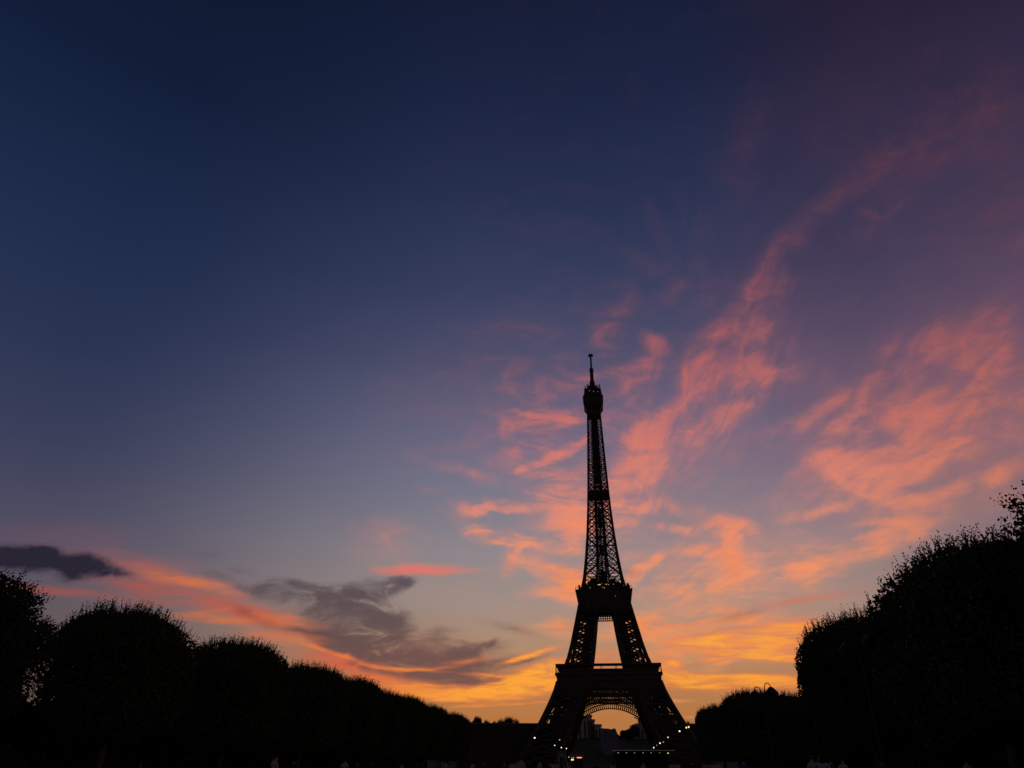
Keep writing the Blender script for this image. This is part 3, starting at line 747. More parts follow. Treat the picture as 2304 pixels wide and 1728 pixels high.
def clipped_crown(name, a, b, zc, h, seed, p=3.0, pz=2.5, shoots=760, leaf=.25, nshell=27000):
    """trimmed crown: boxy with a domed top, leafy shoots standing up along the top"""
    global rs
    rs = np.random.RandomState(seed)
    def surf(N, top=False):
        d = rs.normal(size=(N, 3))
        if top: d[:, 2] = np.abs(d[:, 2]) * 1.3 + .25
        d /= np.linalg.norm(d, axis=1)[:, None]
        r = (np.abs(d[:, 0]) ** p + np.abs(d[:, 1]) ** p + np.abs(d[:, 2]) ** pz) ** (-1 / p)
        return d, d * r[:, None]
    E3 = np.array([a, b, h])
    d, q = surf(nshell)
    dep = rs.exponential(.075, nshell) - .02
    pos = q * E3 * (1 - dep)[:, None] + d * (lumps(d, seed) * .42)[:, None]
    size = rs.uniform(.75, 1.35, nshell) * leaf
    keep = ~((np.abs(pos[:, 1]) > b * .6) & (pos[:, 2] < h * .25) & (rs.uniform(size=nshell) < .72))
    pos, size = pos[keep], size[keep]
    # fill
    nf = 9000
    d2, q2 = surf(nf); rad = rs.uniform(0, 1, nf) ** (1 / 3) * .93
    pf = q2 * E3 * rad[:, None]
    thin = (np.abs(pf[:, 1]) > b * .6) & (pf[:, 2] < h * .3) & (rs.uniform(size=nf) < .93)
    pf = pf[~thin]
    sf = rs.uniform(.55, 1.0, len(pf))
    # shoots
    d3, q3 = surf(shoots, True)
    base = q3 * E3 * .985 + d3 * (lumps(d3, seed) * .42)[:, None]
    dirs = d3 * np.array([.35, .35, .2]) + np.array([0, 0, .9]) + rs.normal(size=(shoots, 3)) * .16
    dirs /= np.linalg.norm(dirs, axis=1)[:, None]
    L = rs.uniform(.4, 1.3, shoots) * (.45 + .75 * np.clip(d3[:, 2], 0, 1))
    pp, ss, uu = [], [], []
    for k in range(9):
        t = (k + .6) / 9
        pp.append(base + dirs * (L * t)[:, None] + rs.normal(size=(shoots, 3)) * .05); ss.append(np.full(shoots, leaf * (.92 - .45 * t))); uu.append(dirs)
    pos2 = np.concatenate([pos, pf]); size2 = np.concatenate([size, sf])
    me1 = leaf_mesh(name, 'leaf', np.concatenate([pos2] + pp) + np.array([0, 0, zc]), np.concatenate([size2] + ss),
                    np.concatenate([rs.normal(size=(len(pos2), 3)) * .7] + uu), (base + np.array([0, 0, zc]) - dirs * .15, dirs, L + .15))
    return me1

def loose_crown(name, rx, ry, zc, h, seed, nb=46, leaf=.26, per=1900):
    """untrimmed crown: overlapping leafy boughs with gaps between"""
    global rs
    rs = np.random.RandomState(seed)
    pos, size = [], []
    for i in range(nb):
        d = rs.normal(size=3); d /= np.linalg.norm(d); d[2] = d[2] * .9 + .1
        c = d * np.array([rx, ry, h]) * rs.uniform(.35, .86)
        r = rs.uniform(1.2, 2.3)
        N = per
        e = rs.normal(size=(N, 3)); e /= np.linalg.norm(e, axis=1)[:, None]
        rr = r * rs.uniform(.0, 1, N) ** .45 * (1 + .25 * np.sin(e[:, 0] * 6 + i) * np.sin(e[:, 2] * 7 + i))
        pos.append(c + e * rr[:, None]); size.append(rs.uniform(.7, 1.3, N) * leaf)
        for k in range(26):          # twigs at the outside of each bough
            u = e[k] * .7 + d * .6 + np.array([0, 0, .45]); u /= np.linalg.norm(u)
            t = np.linspace(.7, 1.12 + .28 * rs.rand(), 14)[:, None]
            pos.append(c + u * r * t + rs.normal(size=(14, 3)) * .07); size.append(np.linspace(leaf, leaf * .6, 14))
    N = 3500
    e = rs.normal(size=(N, 3)); e /= np.linalg.norm(e, axis=1)[:, None]
    pos.append(e * np.array([rx, ry, h]) * .62 * (rs.uniform(0, 1, N) ** .33)[:, None]); size.append(rs.uniform(.5, .9, N))
    return leaf_mesh(name, 'leaf2', np.concatenate(pos) + np.array([0, 0, zc]), np.concatenate(size))

def trunk_mesh(name, top, spread, seed, r=.28):
    rd = random.Random(seed); mb = MB()
    mb.tube([(0, 0, -.2), (0.03, 0, .5), (.06, .02, 2), (0, .06, 3.6), (.05, 0, top)], [r * 1.5, r * 1.1, r, r * .9, r * .35], 10)
    for k in range(9):
        a = k * 2.4 + rd.random(); z = 2.8 + rd.random() * (top - 5); L = spread * (.6 + .4 * rd.random())
        p0 = Vector((0, 0, z)); p1 = p0 + Vector((math.cos(a) * L * .45, math.sin(a) * L * .45, 1.0)); p2 = p0 + Vector((math.cos(a) * L, math.sin(a) * L, 2.6 + rd.random()))
        mb.tube([p0, p1, p2], [r * .45, r * .3, r * .1], 6)
    me = bpy.data.meshes.new(name); me.from_pydata(mb.v, [], mb.f); me.update(); me.materials.append(M['bark']); return me

CROWN = [clipped_crown('crown', 4.8, 8.3, 7.7, 4.75, 11, 2.5, 2.5), clipped_crown('crown', 4.8, 8.3, 7.6, 4.8, 23, 5.5, 4.2), clipped_crown('crown', 4.6, 8.3, 7.7, 4.7, 37, 3.0, 2.8)]
LOOSE = [loose_crown('crown', 5.2, 6.0, 8.6, 5.4, 5), loose_crown('crown', 4.6, 5.6, 8.2, 5.6, 17)]
TRUNK = [trunk_mesh('trunk', 10, 4.2, 3), trunk_mesh('trunk', 10, 4.2, 8)]

def tree(name, label, along, cross, kind, var, length=16.6, height=13.0, group=None, flip=0.0, width=1.0):
    t = thing(name, label, 'tree', axis(along, cross), -TW_AZ + flip, group)
    me = (CROWN if kind == 'clipped' else LOOSE)[var]
    o = bpy.data.objects.new('crown', me); COL.objects.link(o); o.parent = t
    base = 13.0 if kind == 'clipped' else 14.0
    o.scale = (width, length / 16.6, height / base)
    k = bpy.data.objects.new('trunk', TRUNK[var % 2]); COL.objects.link(k); k.parent = t; k.scale = (1, 1, height / 13)
    return t

GL, GR = 'clipped trees in the left row', 'clipped trees in the right row'
tree('park_tree', 'ragged untrimmed tree cut off by the left edge of the photo', 46.0, -43.0, 'loose', 0, 12, 12.7)
LEFT = [(60.0, -41.0, 14.0, 13.3, 0, 'broad domed clipped tree second from the left edge, shoots along its top'),
        (78.8, -40.3, 12.0, 13.3, 1, 'flat topped clipped tree third from the left edge, with a steep right side'),
        (98.5, -40.0, 12.0, 13.2, 1, 'clipped tree fourth from the left edge, just beyond the steep sided one'),
        (116.5, -40, 10.4, 13.4, 1, 'clipped tree in the middle of the left row, fifth from the left'),
        (131, -40, 8.5, 12.9, 1, 'fourth clipped tree from the tower end of the left row'),
        (147, -40, 9.6, 13.3, 1, 'third clipped tree from the tower end of the left row'),
        (167, -40, 12.0, 13.2, 1, 'second clipped tree from the tower end of the left row'),
        (193, -40, 13, 13.1, 1, 'small looking clipped tree ending the left row nearest the tower')]
for i, (al, cr, ln, h, var, lab) in enumerate(LEFT):
    tree('clipped_tree', lab, al, cr, 'clipped', var, ln, h, GL, math.pi if i % 2 else 0)
tree('park_tree', 'tall loose tree at the right edge of the picture, above all the others', 38.6, 25.2, 'loose', 0, 13, 14.3)
RIGHT = [(49.0, 22.6, 21.5, 13.6, 2, 'large dark clipped tree filling the lower right, sloping up to the tall loose tree'),
         (68.5, 21.4, 12.5, 13.0, 0, 'clipped tree with a rounded upright side facing the tower, right of the lawn'),
         (98, 24.0, 15, 8.9, 2, 'lower clipped tree between the twin hooked street lamp and the rounded upright tree'),
         (114, 23.2, 15, 10.5, 1, 'clipped tree straight behind the head of the twin hooked street lamp'),
         (131, 23.0, 12.6, 12.4, 1, 'flat topped clipped tree just left of the twin hooked street lamp'),
         (170, 22.8, 14, 13.0, 1, 'small looking clipped tree one step lower, ending the right row nearest the tower')]
for i, (al, cr, ln, h, var, lab) in enumerate(RIGHT):
    tree('clipped_tree', lab, al, cr, 'clipped', var, ln, h, GR, math.pi if i % 2 else 0)

# low hedges behind the trunks, shutting off the view under the crowns
def hedge(label, a0, a1, c, w, h, seed):
    global rs
    rs = np.random.RandomState(seed)
    N = int((a1 - a0) * 330)
    L = a1 - a0
    p = np.stack([rs.uniform(-w / 2, w / 2, N), rs.uniform(-L / 2, L / 2, N), rs.uniform(0, 1, N) ** .8 * h], 1)
    p[:, 2] += .25 * np.sin(p[:, 1] * .9) * (p[:, 2] > h * .8)
    t = thing('hedge', label, 'hedge', axis((a0 + a1) / 2, c), -TW_AZ)
    me = leaf_mesh('foliage', 'leaf2', p, rs.uniform(.5, 1.1, N)); o = bpy.data.objects.new('foliage', me); COL.objects.link(o); o.parent = t
hedge('long dark hedge behind the trunks of the left row', 20, 205, -50, 4.0, 6.0, 3)
hedge('long dark hedge behind the trunks of the right row', 15, 195, 31, 4.0, 6.0, 4)
# ------------------------------------------------------------------ far buildings
def px_block(mb, pxs, y_top, Y, depth, z0=0.0, y_ref=None):
    """block whose front stands at distance Y and spans photo columns pxs, up to photo row y_top"""
    a, b = at_depth(pxs[0], y_top, Y), at_depth(pxs[1], y_ref or y_top, Y)
    mb.box(a.x, b.x, Y, Y + depth, z0, (a.z + b.z) / 2); return a.x, b.x, (a.z + b.z) / 2

def palace_wing(label, steps, win, Y):
    t = thing('palace_wing', label, 'palace', (0, 0, 0))
    wl, rf = MB(), MB()
    base = 10.0
    for i, (x0, x1, yt) in enumerate(steps):
        xa, xb, z = px_block(wl, (x0, x1), yt, Y + i * .013, 40 - i * .2, base)
        rf.box(xa - .8, xb + .8, Y - 1.2 + i * .01, Y + 40, z - 2.2 + i * .01, z + .3 + i * .01)
        nn = max(2, int((xb - xa) / 6))
        for k in range(nn):
            cx = xa + (xb - xa) * (k + .5) / nn
            wn = MB(); wn.box(cx - 1.1, cx + 1.1, Y - .25, Y + .5, base + 24, max(base + 28, z - 6)); wn.build('window', 'glass', t)
    wl.build('wall', 'wallstone', t); rf.build('cornice', 'wallstone', t)
    return t
palace_wing('pale stone palace wing with stepped roof seen under the left half of the arch',
            [(1240, 1321, 1611), (1321.2, 1331, 1609), (1331.2, 1337.5, 1619), (1337.7, 1352.5, 1630), (1352.7, 1356, 1639)], 8, 1010)
palace_wing('pale stone palace wing with a square end seen under the right half of the arch',
            [(1433, 1447, 1628), (1447.2, 1520, 1617)], 8, 1010)
bl = thing('domed_building', 'low building with a curved roof and small dome between the palace wings', 'building', (0, 0, 0))
mb = MB(); rf = MB()
a, b = at_depth(1356, 1640, 900), at_depth(1390, 1640, 900)
zt = at_depth(1356, 1652, 900).z
mb.box(a.x, b.x, 900, 925, 2, zt - 1); mb.build('wall', 'slate', bl)
pts = [(1356, 1639.5), (1362, 1639), (1370, 1639.5), (1376, 1641.5), (1379, 1639.5), (1382, 1638.5), (1385, 1640), (1387, 1646), (1390.5, 1653)]
P0 = [at_depth(x, y, 900) for x, y in pts]
vs = [(p.x, 899.5, zt - 1) for p in P0] + [(p.x, 899.5, p.z) for p in P0] + [(p.x, 925.5, zt - 1) for p in P0] + [(p.x, 925.5, p.z) for p in P0]
n = len(pts)
fs = [(i, i + 1, n + i + 1, n + i) for i in range(n - 1)] + [(2 * n + i + 1, 2 * n + i, 3 * n + i, 3 * n + i + 1) for i in range(n - 1)] + [(n + i, n + i + 1, 3 * n + i + 1, 3 * n + i) for i in range(n - 1)] + [(i + 1, i, 2 * n + i, 2 * n + i + 1) for i in range(n - 1)]
rf.add(vs, fs + [(0, n, 3 * n, 2 * n), (n - 1, 3 * n - 1, 4 * n - 1, 2 * n - 1)]); rf.build('roof', 'slate', bl)
for k in range(6):
    x = a.x + (b.x - a.x) * (k + .5) / 6; wn = MB(); wn.box(x - .8, x + .8, 899.7, 900.4, 8, 14); wn.build('window', 'glass', bl)

def flat_building(label, x0, x1, yt, Y, depth, nwin, band):
    t = thing('flat_roofed_building', label, 'building', (0, 0, 0))
    w, r = MB(), MB()
    xa, xb, z = px_block(w, (x0, x1), yt, Y, depth, 0)
    r.box(xa - .6, xb + .6, Y - .6, Y + depth + .6, z + .003, z + .8)
    for k in range(nwin):
        c = xa + (xb - xa) * (k + .5) / nwin
        for j in range(4):
            g_ = MB(); g_.box(c - 1.0, c + 1.0, Y - .1, Y + .3, 4 + j * 4.6, 6.6 + j * 4.6); g_.build('window', 'glass', t)
    w.build('wall', band, t); r.build('roof', 'slate', t)
flat_building('long dark building with a level roof left of the tower feet', 1030, 1255, 1629.8, 520, 25, 14, 'dark_wall')
flat_building('low dark building between the right tower foot and the right row of trees', 1480, 1600, 1631, 540, 25, 9, 'dark_wall')

# trees on the skyline beyond the buildings
def far_tree(label, px, py, Y, wpx, var, group):
    p = at_depth(px, py, Y); w = (at_depth(px + wpx, py, Y) - p).length
    w *= .62; hgt = max(w * 2.3, 9) if Y > 700 else p.z
    t = thing('distant_tree', label, 'tree', (p.x, Y, p.z - hgt), var * 1.3, group)
    o = bpy.data.objects.new('crown', LOOSE[var % 2]); COL.objects.link(o); o.parent = t
    o.scale = (w / 5.2, w / 5.2, hgt / 14.0)
    k = bpy.data.objects.new('trunk', TRUNK[var % 2]); COL.objects.link(k); k.parent = t; k.scale = (w / 5, w / 5, hgt / 13)
GF = 'trees on the far skyline'
for i, (px, py, Y, w, lab) in enumerate([
    (1068, 1617, 620, 40, 'distant rounded tree touching the end of the left row of trees'),
    (1092, 1617.5, 600, 36, 'distant low tree above the level roof, second from the left row'),
    (1080, 1618.5, 610, 34, 'distant low tree between the two leftmost ones over the level roof'),
    (1129, 1617.5, 630, 36, 'distant tree between the left and middle trees of the clump over the level roof'),
    (1149, 1618.5, 630, 34, 'distant tree just right of the middle of the clump over the level roof'),
    (1120, 1618, 620, 34, 'distant tree at the left of the clump above the level roof'),
    (1140, 1617.5, 640, 34, 'distant tree in the middle of the clump above the level roof'),
    (1158, 1620, 620, 26, 'distant lower tree at the right of the clump above the level roof'),
    (1550, 1627, 640, 22, 'small distant tree touching the right foot of the tower'),
    (1566, 1628, 640, 24, 'small distant tree beside the end of the right row'),
    (1401, 1643.5, 1000, 12, 'tiny distant tree at the bottom of the notch under the arch'),
    (1412, 1638, 1000, 22, 'tiny distant tree halfway up the right slope under the arch'),
    (1425, 1633, 1000, 22, 'tiny distant tree at the top of the slope beside the right palace wing'),
    (1392, 1652, 1000, 16, 'tiny distant tree in the deepest part of the notch under the arch')]):
    far_tree(lab, px, py, Y, w, i, GF)

# building crane on the right palace wing
cr = thing('tower_crane', 'tiny construction crane with raised jib above the right palace wing', 'crane', (0, 0, 0))
q = lambda x, y: at_depth(x, y, 1035)
mb = MB(); mb.bar(q(1437.5, 1634), q(1438, 1619), 1.5); mb.build('tower', 'steel', cr)
mb = MB(); mb.bar(q(1426.5, 1613.5), q(1439, 1620), 1.2); mb.bar(q(1439, 1620), q(1440.5, 1621), 2.2); mb.bar(q(1437, 1616.5), q(1437.5, 1621), 1.0); mb.build('jib', 'steel', cr)
mb = MB(); p = q(1439, 1622); mb.box(p.x - 1.2, p.x + 1.4, 1034, 1036, p.z - 1.4, p.z + 1.4); mb.build('cab', 'steel', cr)

# ------------------------------------------------------------------ street lamps
def lit_lamp(label, px, py, mat, h=8.0, r=.3, group='lit lamps along the paths'):
    p = at_height(px, py, h); r *= .56
    t = thing('street_lamp', label, 'street lamp', (p.x, p.y, 0), 0, group)
    mb = MB(); mb.lathe((0, 0, 0), [(.16, 0), (.14, .8), (.08, 1.0), (.06, h - .5), (.12, h - .42), (.12, h - .32)], 10); mb.build('post', 'steel', t)
    mb = MB(); mb.lathe((0, 0, h), [(r * .5, -r), (r * .95, -r * .4), (r, 0), (r * .8, r * .6), (r * .3, r)], 12); mb.build('globe', mat, t, True)
    mb = MB(); mb.lathe((0, 0, h), [(r * 1.15, r * .72), (r * .6, r * 1.25), (.04, r * 1.5)], 12); mb.build('cap', 'steel', t)
for px, py, m, r, lab in [
    (1203, 1660, 'lamp', .34, 'bright white lamp just left of the tower, leftmost of the lit lamps'),
    (1248, 1677, 'lamp_g', .34, 'greenish lit lamp left of the tower, between the brightest lamp and the booth'),
    (1259, 1664.5, 'lamp_g', .2, 'small greenish lamp at the foot of the left tower leg, higher than its neighbours'),
    (1263, 1682, 'lamp', .34, 'white lit lamp straight above the pale booth'),
    (1274.5, 1684, 'lamp', .34, 'warm lit lamp just right of the pale booth, rightmost of the left lamps'),
    (1471, 1682, 'lamp', .36, 'white lit lamp nearest above the kiosk roof'),
    (1478, 1676.5, 'dot', .24, 'faint lamp between the two white lamps over the kiosk'),
    (1485, 1672, 'lamp', .34, 'second white lit lamp up from the kiosk roof'),
    (1492.5, 1669.5, 'dot', .3, 'dim greyish lamp beside the second white lamp above the kiosk'),
    (1503, 1659, 'lamp_g', .27, 'greenish lit lamp halfway up the right string of lamps'),
    (1529, 1645, 'lamp', .27, 'white lit lamp below the close pair at the right foot of the tower'),
    (1544, 1637, 'lamp_y', .25, 'pale yellow lamp, left one of the close pair at the right tower foot'),
    (1549.5, 1635.5, 'lamp_y', .27, 'strong yellow lamp, right one of the close pair at the right tower foot')]:
    lit_lamp(lab, px, py, m, 8.0, r)

def hooked_lamp(label, px, py, h, rz, k=1.0, two=True):
    p = at_height(px, py, h)
    t = thing('hooked_lamp', label, 'street lamp', (p.x, p.y, 0), rz, 'unlit hooked street lamps')
    mb = MB(); mb.lathe((0, 0, 0), [(.2, 0), (.17, 1.1), (.1, 1.3), (.075, h - 1.2), (.06, h - .9)], 10); mb.build('post', 'steel', t)
    for s in ((-1, 1) if two else (1,)):
        mb = MB(); R_ = .30 * k; pts = [(0, 0, h - 1.3), (s * .12 * k, 0, h - .9), (s * .22 * k, 0, h - R_ + (.0 if s > 0 else -.35))]
        cx = s * (.22 * k + R_)
        for i in range(9):
            a = math.pi - i * math.pi / 8
            pts.append((cx + s * R_ * math.cos(a), 0, h - R_ + R_ * math.sin(a) * 1.5 - (0 if s > 0 else .35)))
        mb.tube(pts, .045 * k, 6); mb.build('arm', 'steel', t)
        hx, hz = cx + s * R_, h - R_ - (0 if s > 0 else .35)
        mb = MB(); mb.lathe((hx, 0, hz), [(.06, .12), (.2 * k, .05), (.52 * k, -.28 * k), (.66 * k, -.5 * k), (.6 * k, -.56 * k)], 14); mb.build('lamp_shade', 'steel', t, True)
        mb = MB(); mb.lathe((hx, 0, hz), [(.5 * k, -.565 * k), (.4 * k, -.68 * k), (.1, -.74 * k)], 12); mb.build('lens', 'glass', t, True)
hooked_lamp('street lamp with twin hooked arms rising above the flat topped tree on the right', 1714, 1541, 9.6, R(-32), 1.15)
hooked_lamp('slim street lamp with hooked top in front of the large clipped trees on the right', 1926, 1424, 9.5, R(-20), .9)
hooked_lamp('faint slim street lamp in front of the second tree from the left', 354, 1528, 9.5, R(25), .9)

# lattice mast on the left
p = at_depth(987, 1704, 185); top = at_depth(987, 1632, 185).z
lm = thing('lattice_mast', 'thin two legged lattice mast in front of the trees left of the tower', 'mast', (p.x, 185, 0))
mb = MB()
for x in (-.42, .42): mb.bar((x, 0, 0), (x, 0, top - .6), .14)
for i in range(int(top / .7)):
    mb.bar((-.42, 0, i * .7), (.42, 0, i * .7 + .6), .07); mb.bar((-.42, 0, i * .7 + .6), (.42, 0, i * .7 + .6), .07)
mb.build('frame', 'steel', lm)
mb = MB(); mb.box(-.1, .75, -.2, .2, top - .62, top - .1); mb.build('lamp_housing', 'steel', lm)
mb = MB(); mb.lathe((0, -.05, top + .12), [(.1, -.22), (.28, -.1), (.28, .12), (.1, .24)], 8); mb.build('beacon', 'white', lm)

# ------------------------------------------------------------------ kiosk with a flat roof and a row of lamps
a, b = at_depth(1379, 1688.5, 139), at_depth(1512, 1688.5, 139)
kx, kw, kz = (a.x + b.x) / 2, (b.x - a.x) * .95, a.z
K = thing('kiosk', 'dark open kiosk with long flat roof and a row of small lamps under its edge', 'kiosk', (kx, 139, 0))
mb = MB(); mb.box(-kw / 2, kw / 2, -2.5, 2.5, kz - .34, kz - .05); rfo = mb.build('roof', 'steel', K)
mb = MB(); mb.box(-kw / 2 - .03, kw / 2 + .15, -2.56, 2.56, kz - .047, kz + .03); mb.build('roof_edge', 'edge', rfo)  # no lamp: glows faintly in place of light falling on the edge
for x in (-kw / 2 + .15, -kw / 6, kw / 6, kw / 2 - .15):
    for y in (-2.3, 2.3):
        mb = MB(); mb.tube([(x, y, 0), (x, y, kz - .341)], .07, 8); mb.build('post', 'steel', K)
mb = MB(); mb.box(-kw / 2 + .3, kw / 2 - .3, 1.6, 1.75, 0, kz - .345); mb.build('back_wall', 'steel', K)
mb = MB(); mb.box(-kw / 2 + .4, kw / 2 - .4, -1.9, -1.2, 0, 1.05); mb.box(-kw / 2 + .3, kw / 2 - .3, -2.0, -1.1, 1.055, 1.12); mb.build('counter', 'steel', K)
for i, (px, st, mt) in enumerate([(1391, .10, 'dot'), (1409.5, .085, 'dot'), (1428, .09, 'dot'), (1447, .09, 'dot'), (1465, .06, 'dot_y'), (1484, .05, 'dot_y'), (1503, .15, 'dot_y')]):
    q = at_depth(px, 1693.5, 136.8)
    mb = MB(); mb.lathe((q.x - kx, -2.2, q.z), [(.02, -st), (st, -st * .5), (st, st * .6), (.03, st)], 8); mb.tube([(q.x - kx, -2.2, q.z + st), (q.x - kx, -2.2, kz - .341)], .015, 5)
    mb.build('lamp', mt, K)

# snack stall with lit sign, pale booth
a = at_depth(1286, 1702, 108); b = at_depth(1312, 1702, 108)
SX = (a.x + b.x) / 2; sw = b.x - a.x
Ks = thing('snack_stall', 'small dark stall with a short orange lit strip and two yellow lamps', 'stall', (SX, 108, 0))
mb = MB(); mb.box(-sw / 2, sw / 2, 0, 1.2, 0, 1.1); mb.box(-sw / 2, -sw / 2 + .08, .0, 1.2, 1.101, 2.6); mb.box(sw / 2 - .08, sw / 2, .0, 1.2, 1.101, 2.6); mb.box(-sw / 2 + .081, sw / 2 - .081, 1.1, 1.2, 1.101, 2.6); mb.build('body', 'steel', Ks)
mb = MB(); mb.hexa([(-sw / 2 - .2, -.6, 2.5), (sw / 2 + .2, -.6, 2.5), (sw / 2 + .2, 1.4, 2.9), (-sw / 2 - .2, 1.4, 2.9)], [(-sw / 2 - .2, -.6, 2.56), (sw / 2 + .2, -.6, 2.56), (sw / 2 + .2, 1.4, 2.96), (-sw / 2 - .2, 1.4, 2.96)]); mb.build('awning', 'cloth_red', Ks)
q0, q1 = at_depth(1298, 1704.6, 107.3), at_depth(1309, 1704.6, 107.3)
mb = MB(); mb.box(q0.x - SX, q1.x - SX, -.68, -.62, q0.z - .06, q0.z + .06); mb.build('light_strip', 'lamp_o', Ks)
for px, py, r, m in ((1286.7, 1709.5, .1, 'lamp_y'), (1290, 1709.5, .07, 'lamp_y'), (1280, 1703.5, .08, 'dot'), (1291, 1704.3, .06, 'dot')):
    q = at_depth(px, py, 107.5); mb = MB(); mb.lathe((q.x - SX, -.5, q.z), [(.02, -r), (r, -r * .4), (r, r * .4), (.02, r)], 8); mb.tube([(q.x - SX, -.5, q.z + r), (q.x - SX, -.4, 2.5)], .012, 5); mb.build('lamp', m, Ks)
a, b, c_ = at_depth(1257, 1692, 92), at_depth(1268, 1692, 92), at_depth(1274, 1712, 92)
B = thing('booth', 'pale grey booth with a slanting white post along its right side', 'booth', (a.x, 92, 0))
w = b.x - a.x
mb = MB(); mb.box(0, w, 0, 1.2, 0, a.z - .1); mb.build('body', 'stone', B)
mb = MB(); mb.hexa([(-.08, -.08, a.z - .097), (w + .08, -.08, a.z - .097), (w + .08, 1.28, a.z - .097), (-.08, 1.28, a.z - .097)], [(.2, .3, a.z + .12), (w - .2, .3, a.z + .12), (w - .2, .9, a.z + .12), (.2, .9, a.z + .12)]); mb.build('roof', 'slate', B)
mb = MB(); mb.tube([(w + .12, -.1, a.z - .1), (c_.x - a.x, -.25, c_.z), (c_.x - a.x + .42, -.42, 0)], .05, 8); mb.build('post', 'white', B)
mb = MB(); mb.box(.1, w - .1, -.03, -.002, 1.1, a.z - .5); mb.build('hatch', 'glass', B)

# ------------------------------------------------------------------ people on the lawn
def body_mesh(name, pose, seed):
    """one continuous body grown round a jointed skeleton"""
    rd = random.Random(seed)
    J = {}; Ed = []; 
    def j(n, p, r): J[n] = (Vector(p), r)
    lean = pose.get('lean', 0); arm = pose.get('arm', 'down'); st = pose.get('stride', .1)
    j('pelvis', (0, 0, .95), .15); j('waist', (0, lean * .3, 1.1), .135); j('chest', (0, lean * .7, 1.32), .16); j('neck', (0, lean, 1.48), .06)
    j('skull', (0, lean - .015, 1.60), .098); j('crown', (0, lean + .005, 1.70), .075); j('nose', (0, lean - .105, 1.595), .016)
    for s, n in ((-1, 'l'), (1, 'r')):
        j(n + 'hip', (s * .1, 0, .88), .105); j(n + 'knee', (s * .12, s * st - .02, .48), .066); j(n + 'ank', (s * .13, s * st * 1.6 + .02, .09), .045); j(n + 'toe', (s * .15, s * st * 1.6 - .17, .035), .035)
        j(n + 'sho', (s * .19, lean * .85, 1.41), .068)
        if arm == 'up' and s > 0:
            j(n + 'elb', (s * .3, lean - .18, 1.28), .045); j(n + 'wri', (s * .16, lean - .36, 1.5), .03); hd = Vector((-.1, -.02, .99))
        else:
            j(n + 'elb', (s * .27, lean * .5 + .03, 1.14), .045); j(n + 'wri', (s * .29, lean * .3 - .06, .9), .03); hd = Vector((0, -.15, -.98))
        w = J[n + 'wri'][0]; side = Vector((s * .3, 1, 0)).normalized()
        j(n + 'palm', w + hd * .07, .028)
        for k, (o, L) in enumerate(((-.03, .075), (-.01, .09), (.01, .085), (.03, .065))):
            b = w + hd * .1 + side * o; j(n + 'f%d' % k, b, .011); j(n + 'g%d' % k, b + hd * L + Vector((-s * .02, -.01, 0)), .008)
        j(n + 'th', w + hd * .05 - side * .045, .011); j(n + 'tj', w + hd * .1 - side * .06, .008)
        Ed += [('pelvis', n + 'hip'), (n + 'hip', n + 'knee'), (n + 'knee', n + 'ank'), (n + 'ank', n + 'toe'), ('chest', n + 'sho'), (n + 'sho', n + 'elb'), (n + 'elb', n + 'wri'), (n + 'wri', n + 'palm'), (n + 'wri', n + 'th'), (n + 'th', n + 'tj')]
        for k in range(4): Ed += [(n + 'palm', n + 'f%d' % k), (n + 'f%d' % k, n + 'g%d' % k)]
    Ed += [('pelvis', 'waist'), ('waist', 'chest'), ('chest', 'neck'), ('neck', 'skull'), ('skull', 'crown'), ('skull', 'nose')]
    names = list(J); me = bpy.data.meshes.new(name + '_bones')
    me.from_pydata([J[n][0] for n in names], [(names.index(a), names.index(b)) for a, b in Ed], [])
    ob = bpy.data.objects.new(name + '_bones', me); COL.objects.link(ob)
    ob.modifiers.new('s', 'SKIN'); sv = me.skin_vertices[0].data
    for i, n in enumerate(names):
        r = J[n][1]; sv[i].radius = (r, r * (.72 if n in ('chest', 'waist', 'pelvis') else 1)); sv[i].use_root = n == 'pelvis'
    ob.modifiers.new('d', 'SUBSURF').levels = 1
    dg = bpy.context.evaluated_depsgraph_get(); out_me = bpy.data.meshes.new_from_object(ob.evaluated_get(dg))
    bpy.data.objects.remove(ob); bpy.data.meshes.remove(me)
    out_me.name = name; return out_me
def hair_mesh(name, lean, long):
    mb = MB(); prof = [(.108, -.02 if not long else -.16), (.112, .02), (.108, .07), (.075, .115), (.02, .13)]
    mb.lathe((0, lean + .022, 1.62), prof, 12)
    me = bpy.data.meshes.new(name); me.from_pydata(mb.v, [], mb.f); me.update(); me.polygons.foreach_set('use_smooth', [True] * len(me.polygons)); me.materials.append(M['hair']); return me
POSES = [dict(arm='down', stride=.06), dict(arm='up', stride=.03, lean=.02), dict(arm='down', stride=.2, lean=-.04)]
BASE = [body_mesh('person', p, i) for i, p in enumerate(POSES)]
def dressed(me, top, legs):
    c = me.copy(); c.materials.clear()
    for m in ('skin', top, legs): c.materials.append(M[m])
    mi = []
    for p in c.polygons:
        x, y, z = p.center
        mi.append(2 if (z < .98 and abs(x) < .24) else (1 if z < 1.485 and not (abs(x) > .2 and z < 1.02) else 0))
    c.polygons.foreach_set('material_index', mi); c.polygons.foreach_set('use_smooth', [True] * len(mi)); return c
MESHES = {}
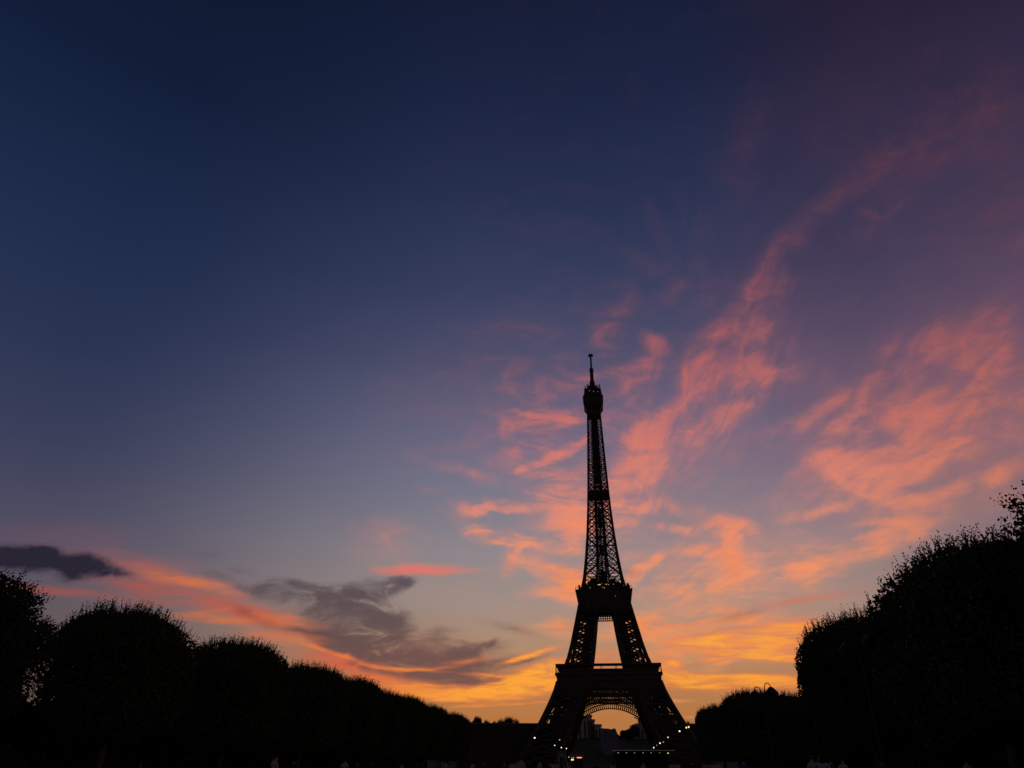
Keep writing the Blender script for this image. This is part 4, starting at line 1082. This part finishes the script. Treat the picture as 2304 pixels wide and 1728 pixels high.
def person(label, px, py, pose, top, legs, long=False, h=1.72):
    key = (pose, top, legs)
    if key not in MESHES: MESHES[key] = dressed(BASE[pose], top, legs)
    s = h / 1.76
    p = at_height(px, py, h)
    o = bpy.data.objects.new('person', MESHES[key]); COL.objects.link(o)
    o.location = (p.x, p.y, 0); o.scale = (s, s, s); o.rotation_euler = (0, 0, math.atan2(-p.x, p.y) + R((px * 37) % 120 - 60) + (math.pi if px % 3 else 0))
    tag(o, label, 'person', 'people standing on the lawn')
    hk = ('hair', pose, long)
    if hk not in MESHES: MESHES[hk] = hair_mesh('hair', POSES[pose].get('lean', 0), long)
    k = bpy.data.objects.new('hair', MESHES[hk]); COL.objects.link(k); k.parent = o
for a in [
    ('person in pale clothes standing alone in front of the third tree of the left row', 620, 1699, 1, 'cloth_pale', 'cloth_pale'),
    ('person in dark clothes just right of the lone pale one on the left', 662, 1709, 0, 'cloth_dark', 'cloth_dark'),
    ('person standing furthest left, below the faint lamp post', 318, 1711, 0, 'cloth_pale', 'cloth_dark'),
    ('person in a pale top left of the blue dressed one', 777, 1707, 2, 'cloth_pale', 'cloth_dark'),
    ('person in blue among the group below the fourth tree of the left row', 804, 1713, 0, 'cloth_blue', 'cloth_blue'),
    ('person in dark clothes right of the blue dressed one', 834, 1712, 0, 'cloth_dark', 'cloth_dark', True),
    ('person with pale top and long hair below the middle of the left row', 905, 1714, 0, 'cloth_pale', 'cloth_dark', True),
    ('person walking in dark clothes left of the lattice mast', 940, 1715, 2, 'cloth_dark', 'cloth_dark'),
    ('person in a pale top at the foot of the lattice mast', 1003, 1711, 0, 'cloth_pale', 'cloth_dark'),
    ('person in pale clothes below the end of the left row', 1063, 1714, 0, 'cloth_pale', 'cloth_pale'),
    ('person in blue between the left row and the level roofed building', 1086, 1713, 2, 'cloth_blue', 'cloth_dark'),
    ('person in a red top below the level roofed building', 1134, 1713, 0, 'cloth_red', 'cloth_dark'),
    ('tall looking person in pale clothes left of the brightest lamp', 1172, 1702, 1, 'cloth_pale', 'cloth_pale', False, 1.8),
    ('person in dark clothes standing under the brightest lamp', 1194, 1712, 0, 'cloth_dark', 'cloth_dark', True),
    ('person in a pale top between the brightest lamp and the booth', 1213, 1707, 2, 'cloth_pale', 'cloth_dark'),
    ('person in blue close to the left side of the booth', 1236, 1715, 0, 'cloth_blue', 'cloth_blue'),
    ('person in dark clothes between the stall and the kiosk', 1340, 1714, 0, 'cloth_dark', 'cloth_dark'),
    ('person in a pale top at the left corner of the kiosk', 1378, 1711, 0, 'cloth_pale', 'cloth_dark', True),
    ('person in pale clothes in front of the middle of the kiosk', 1446, 1712, 2, 'cloth_pale', 'cloth_dark'),
    ('person in dark clothes right of the kiosk', 1556, 1710, 0, 'cloth_dark', 'cloth_dark'),
    ('person in a pale top below the end of the right row', 1583, 1714, 1, 'cloth_pale', 'cloth_dark'),
    ('person in blue below the twin hooked street lamp', 1672, 1706, 0, 'cloth_blue', 'cloth_blue'),
    ('thin person in pale clothes, left of the group at the right', 1825, 1699, 0, 'cloth_pale', 'cloth_dark', False, 1.8),
    ('person in pale clothes raising an arm in the group at the right', 1847, 1697, 1, 'cloth_pale', 'cloth_pale', True),
    ('person in blue in the middle of the group at the right', 1868, 1707, 0, 'cloth_blue', 'cloth_blue'),
    ('person in a pale top at the right end of the group at the right', 1893, 1706, 2, 'cloth_pale', 'cloth_dark'),
    ('person in blue alone below the slim hooked street lamp', 1983, 1711, 0, 'cloth_blue', 'cloth_dark', True),
    ('person in a pale top furthest right, near the picture edge', 2172, 1709, 0, 'cloth_pale', 'cloth_dark')]:
    person(*a)
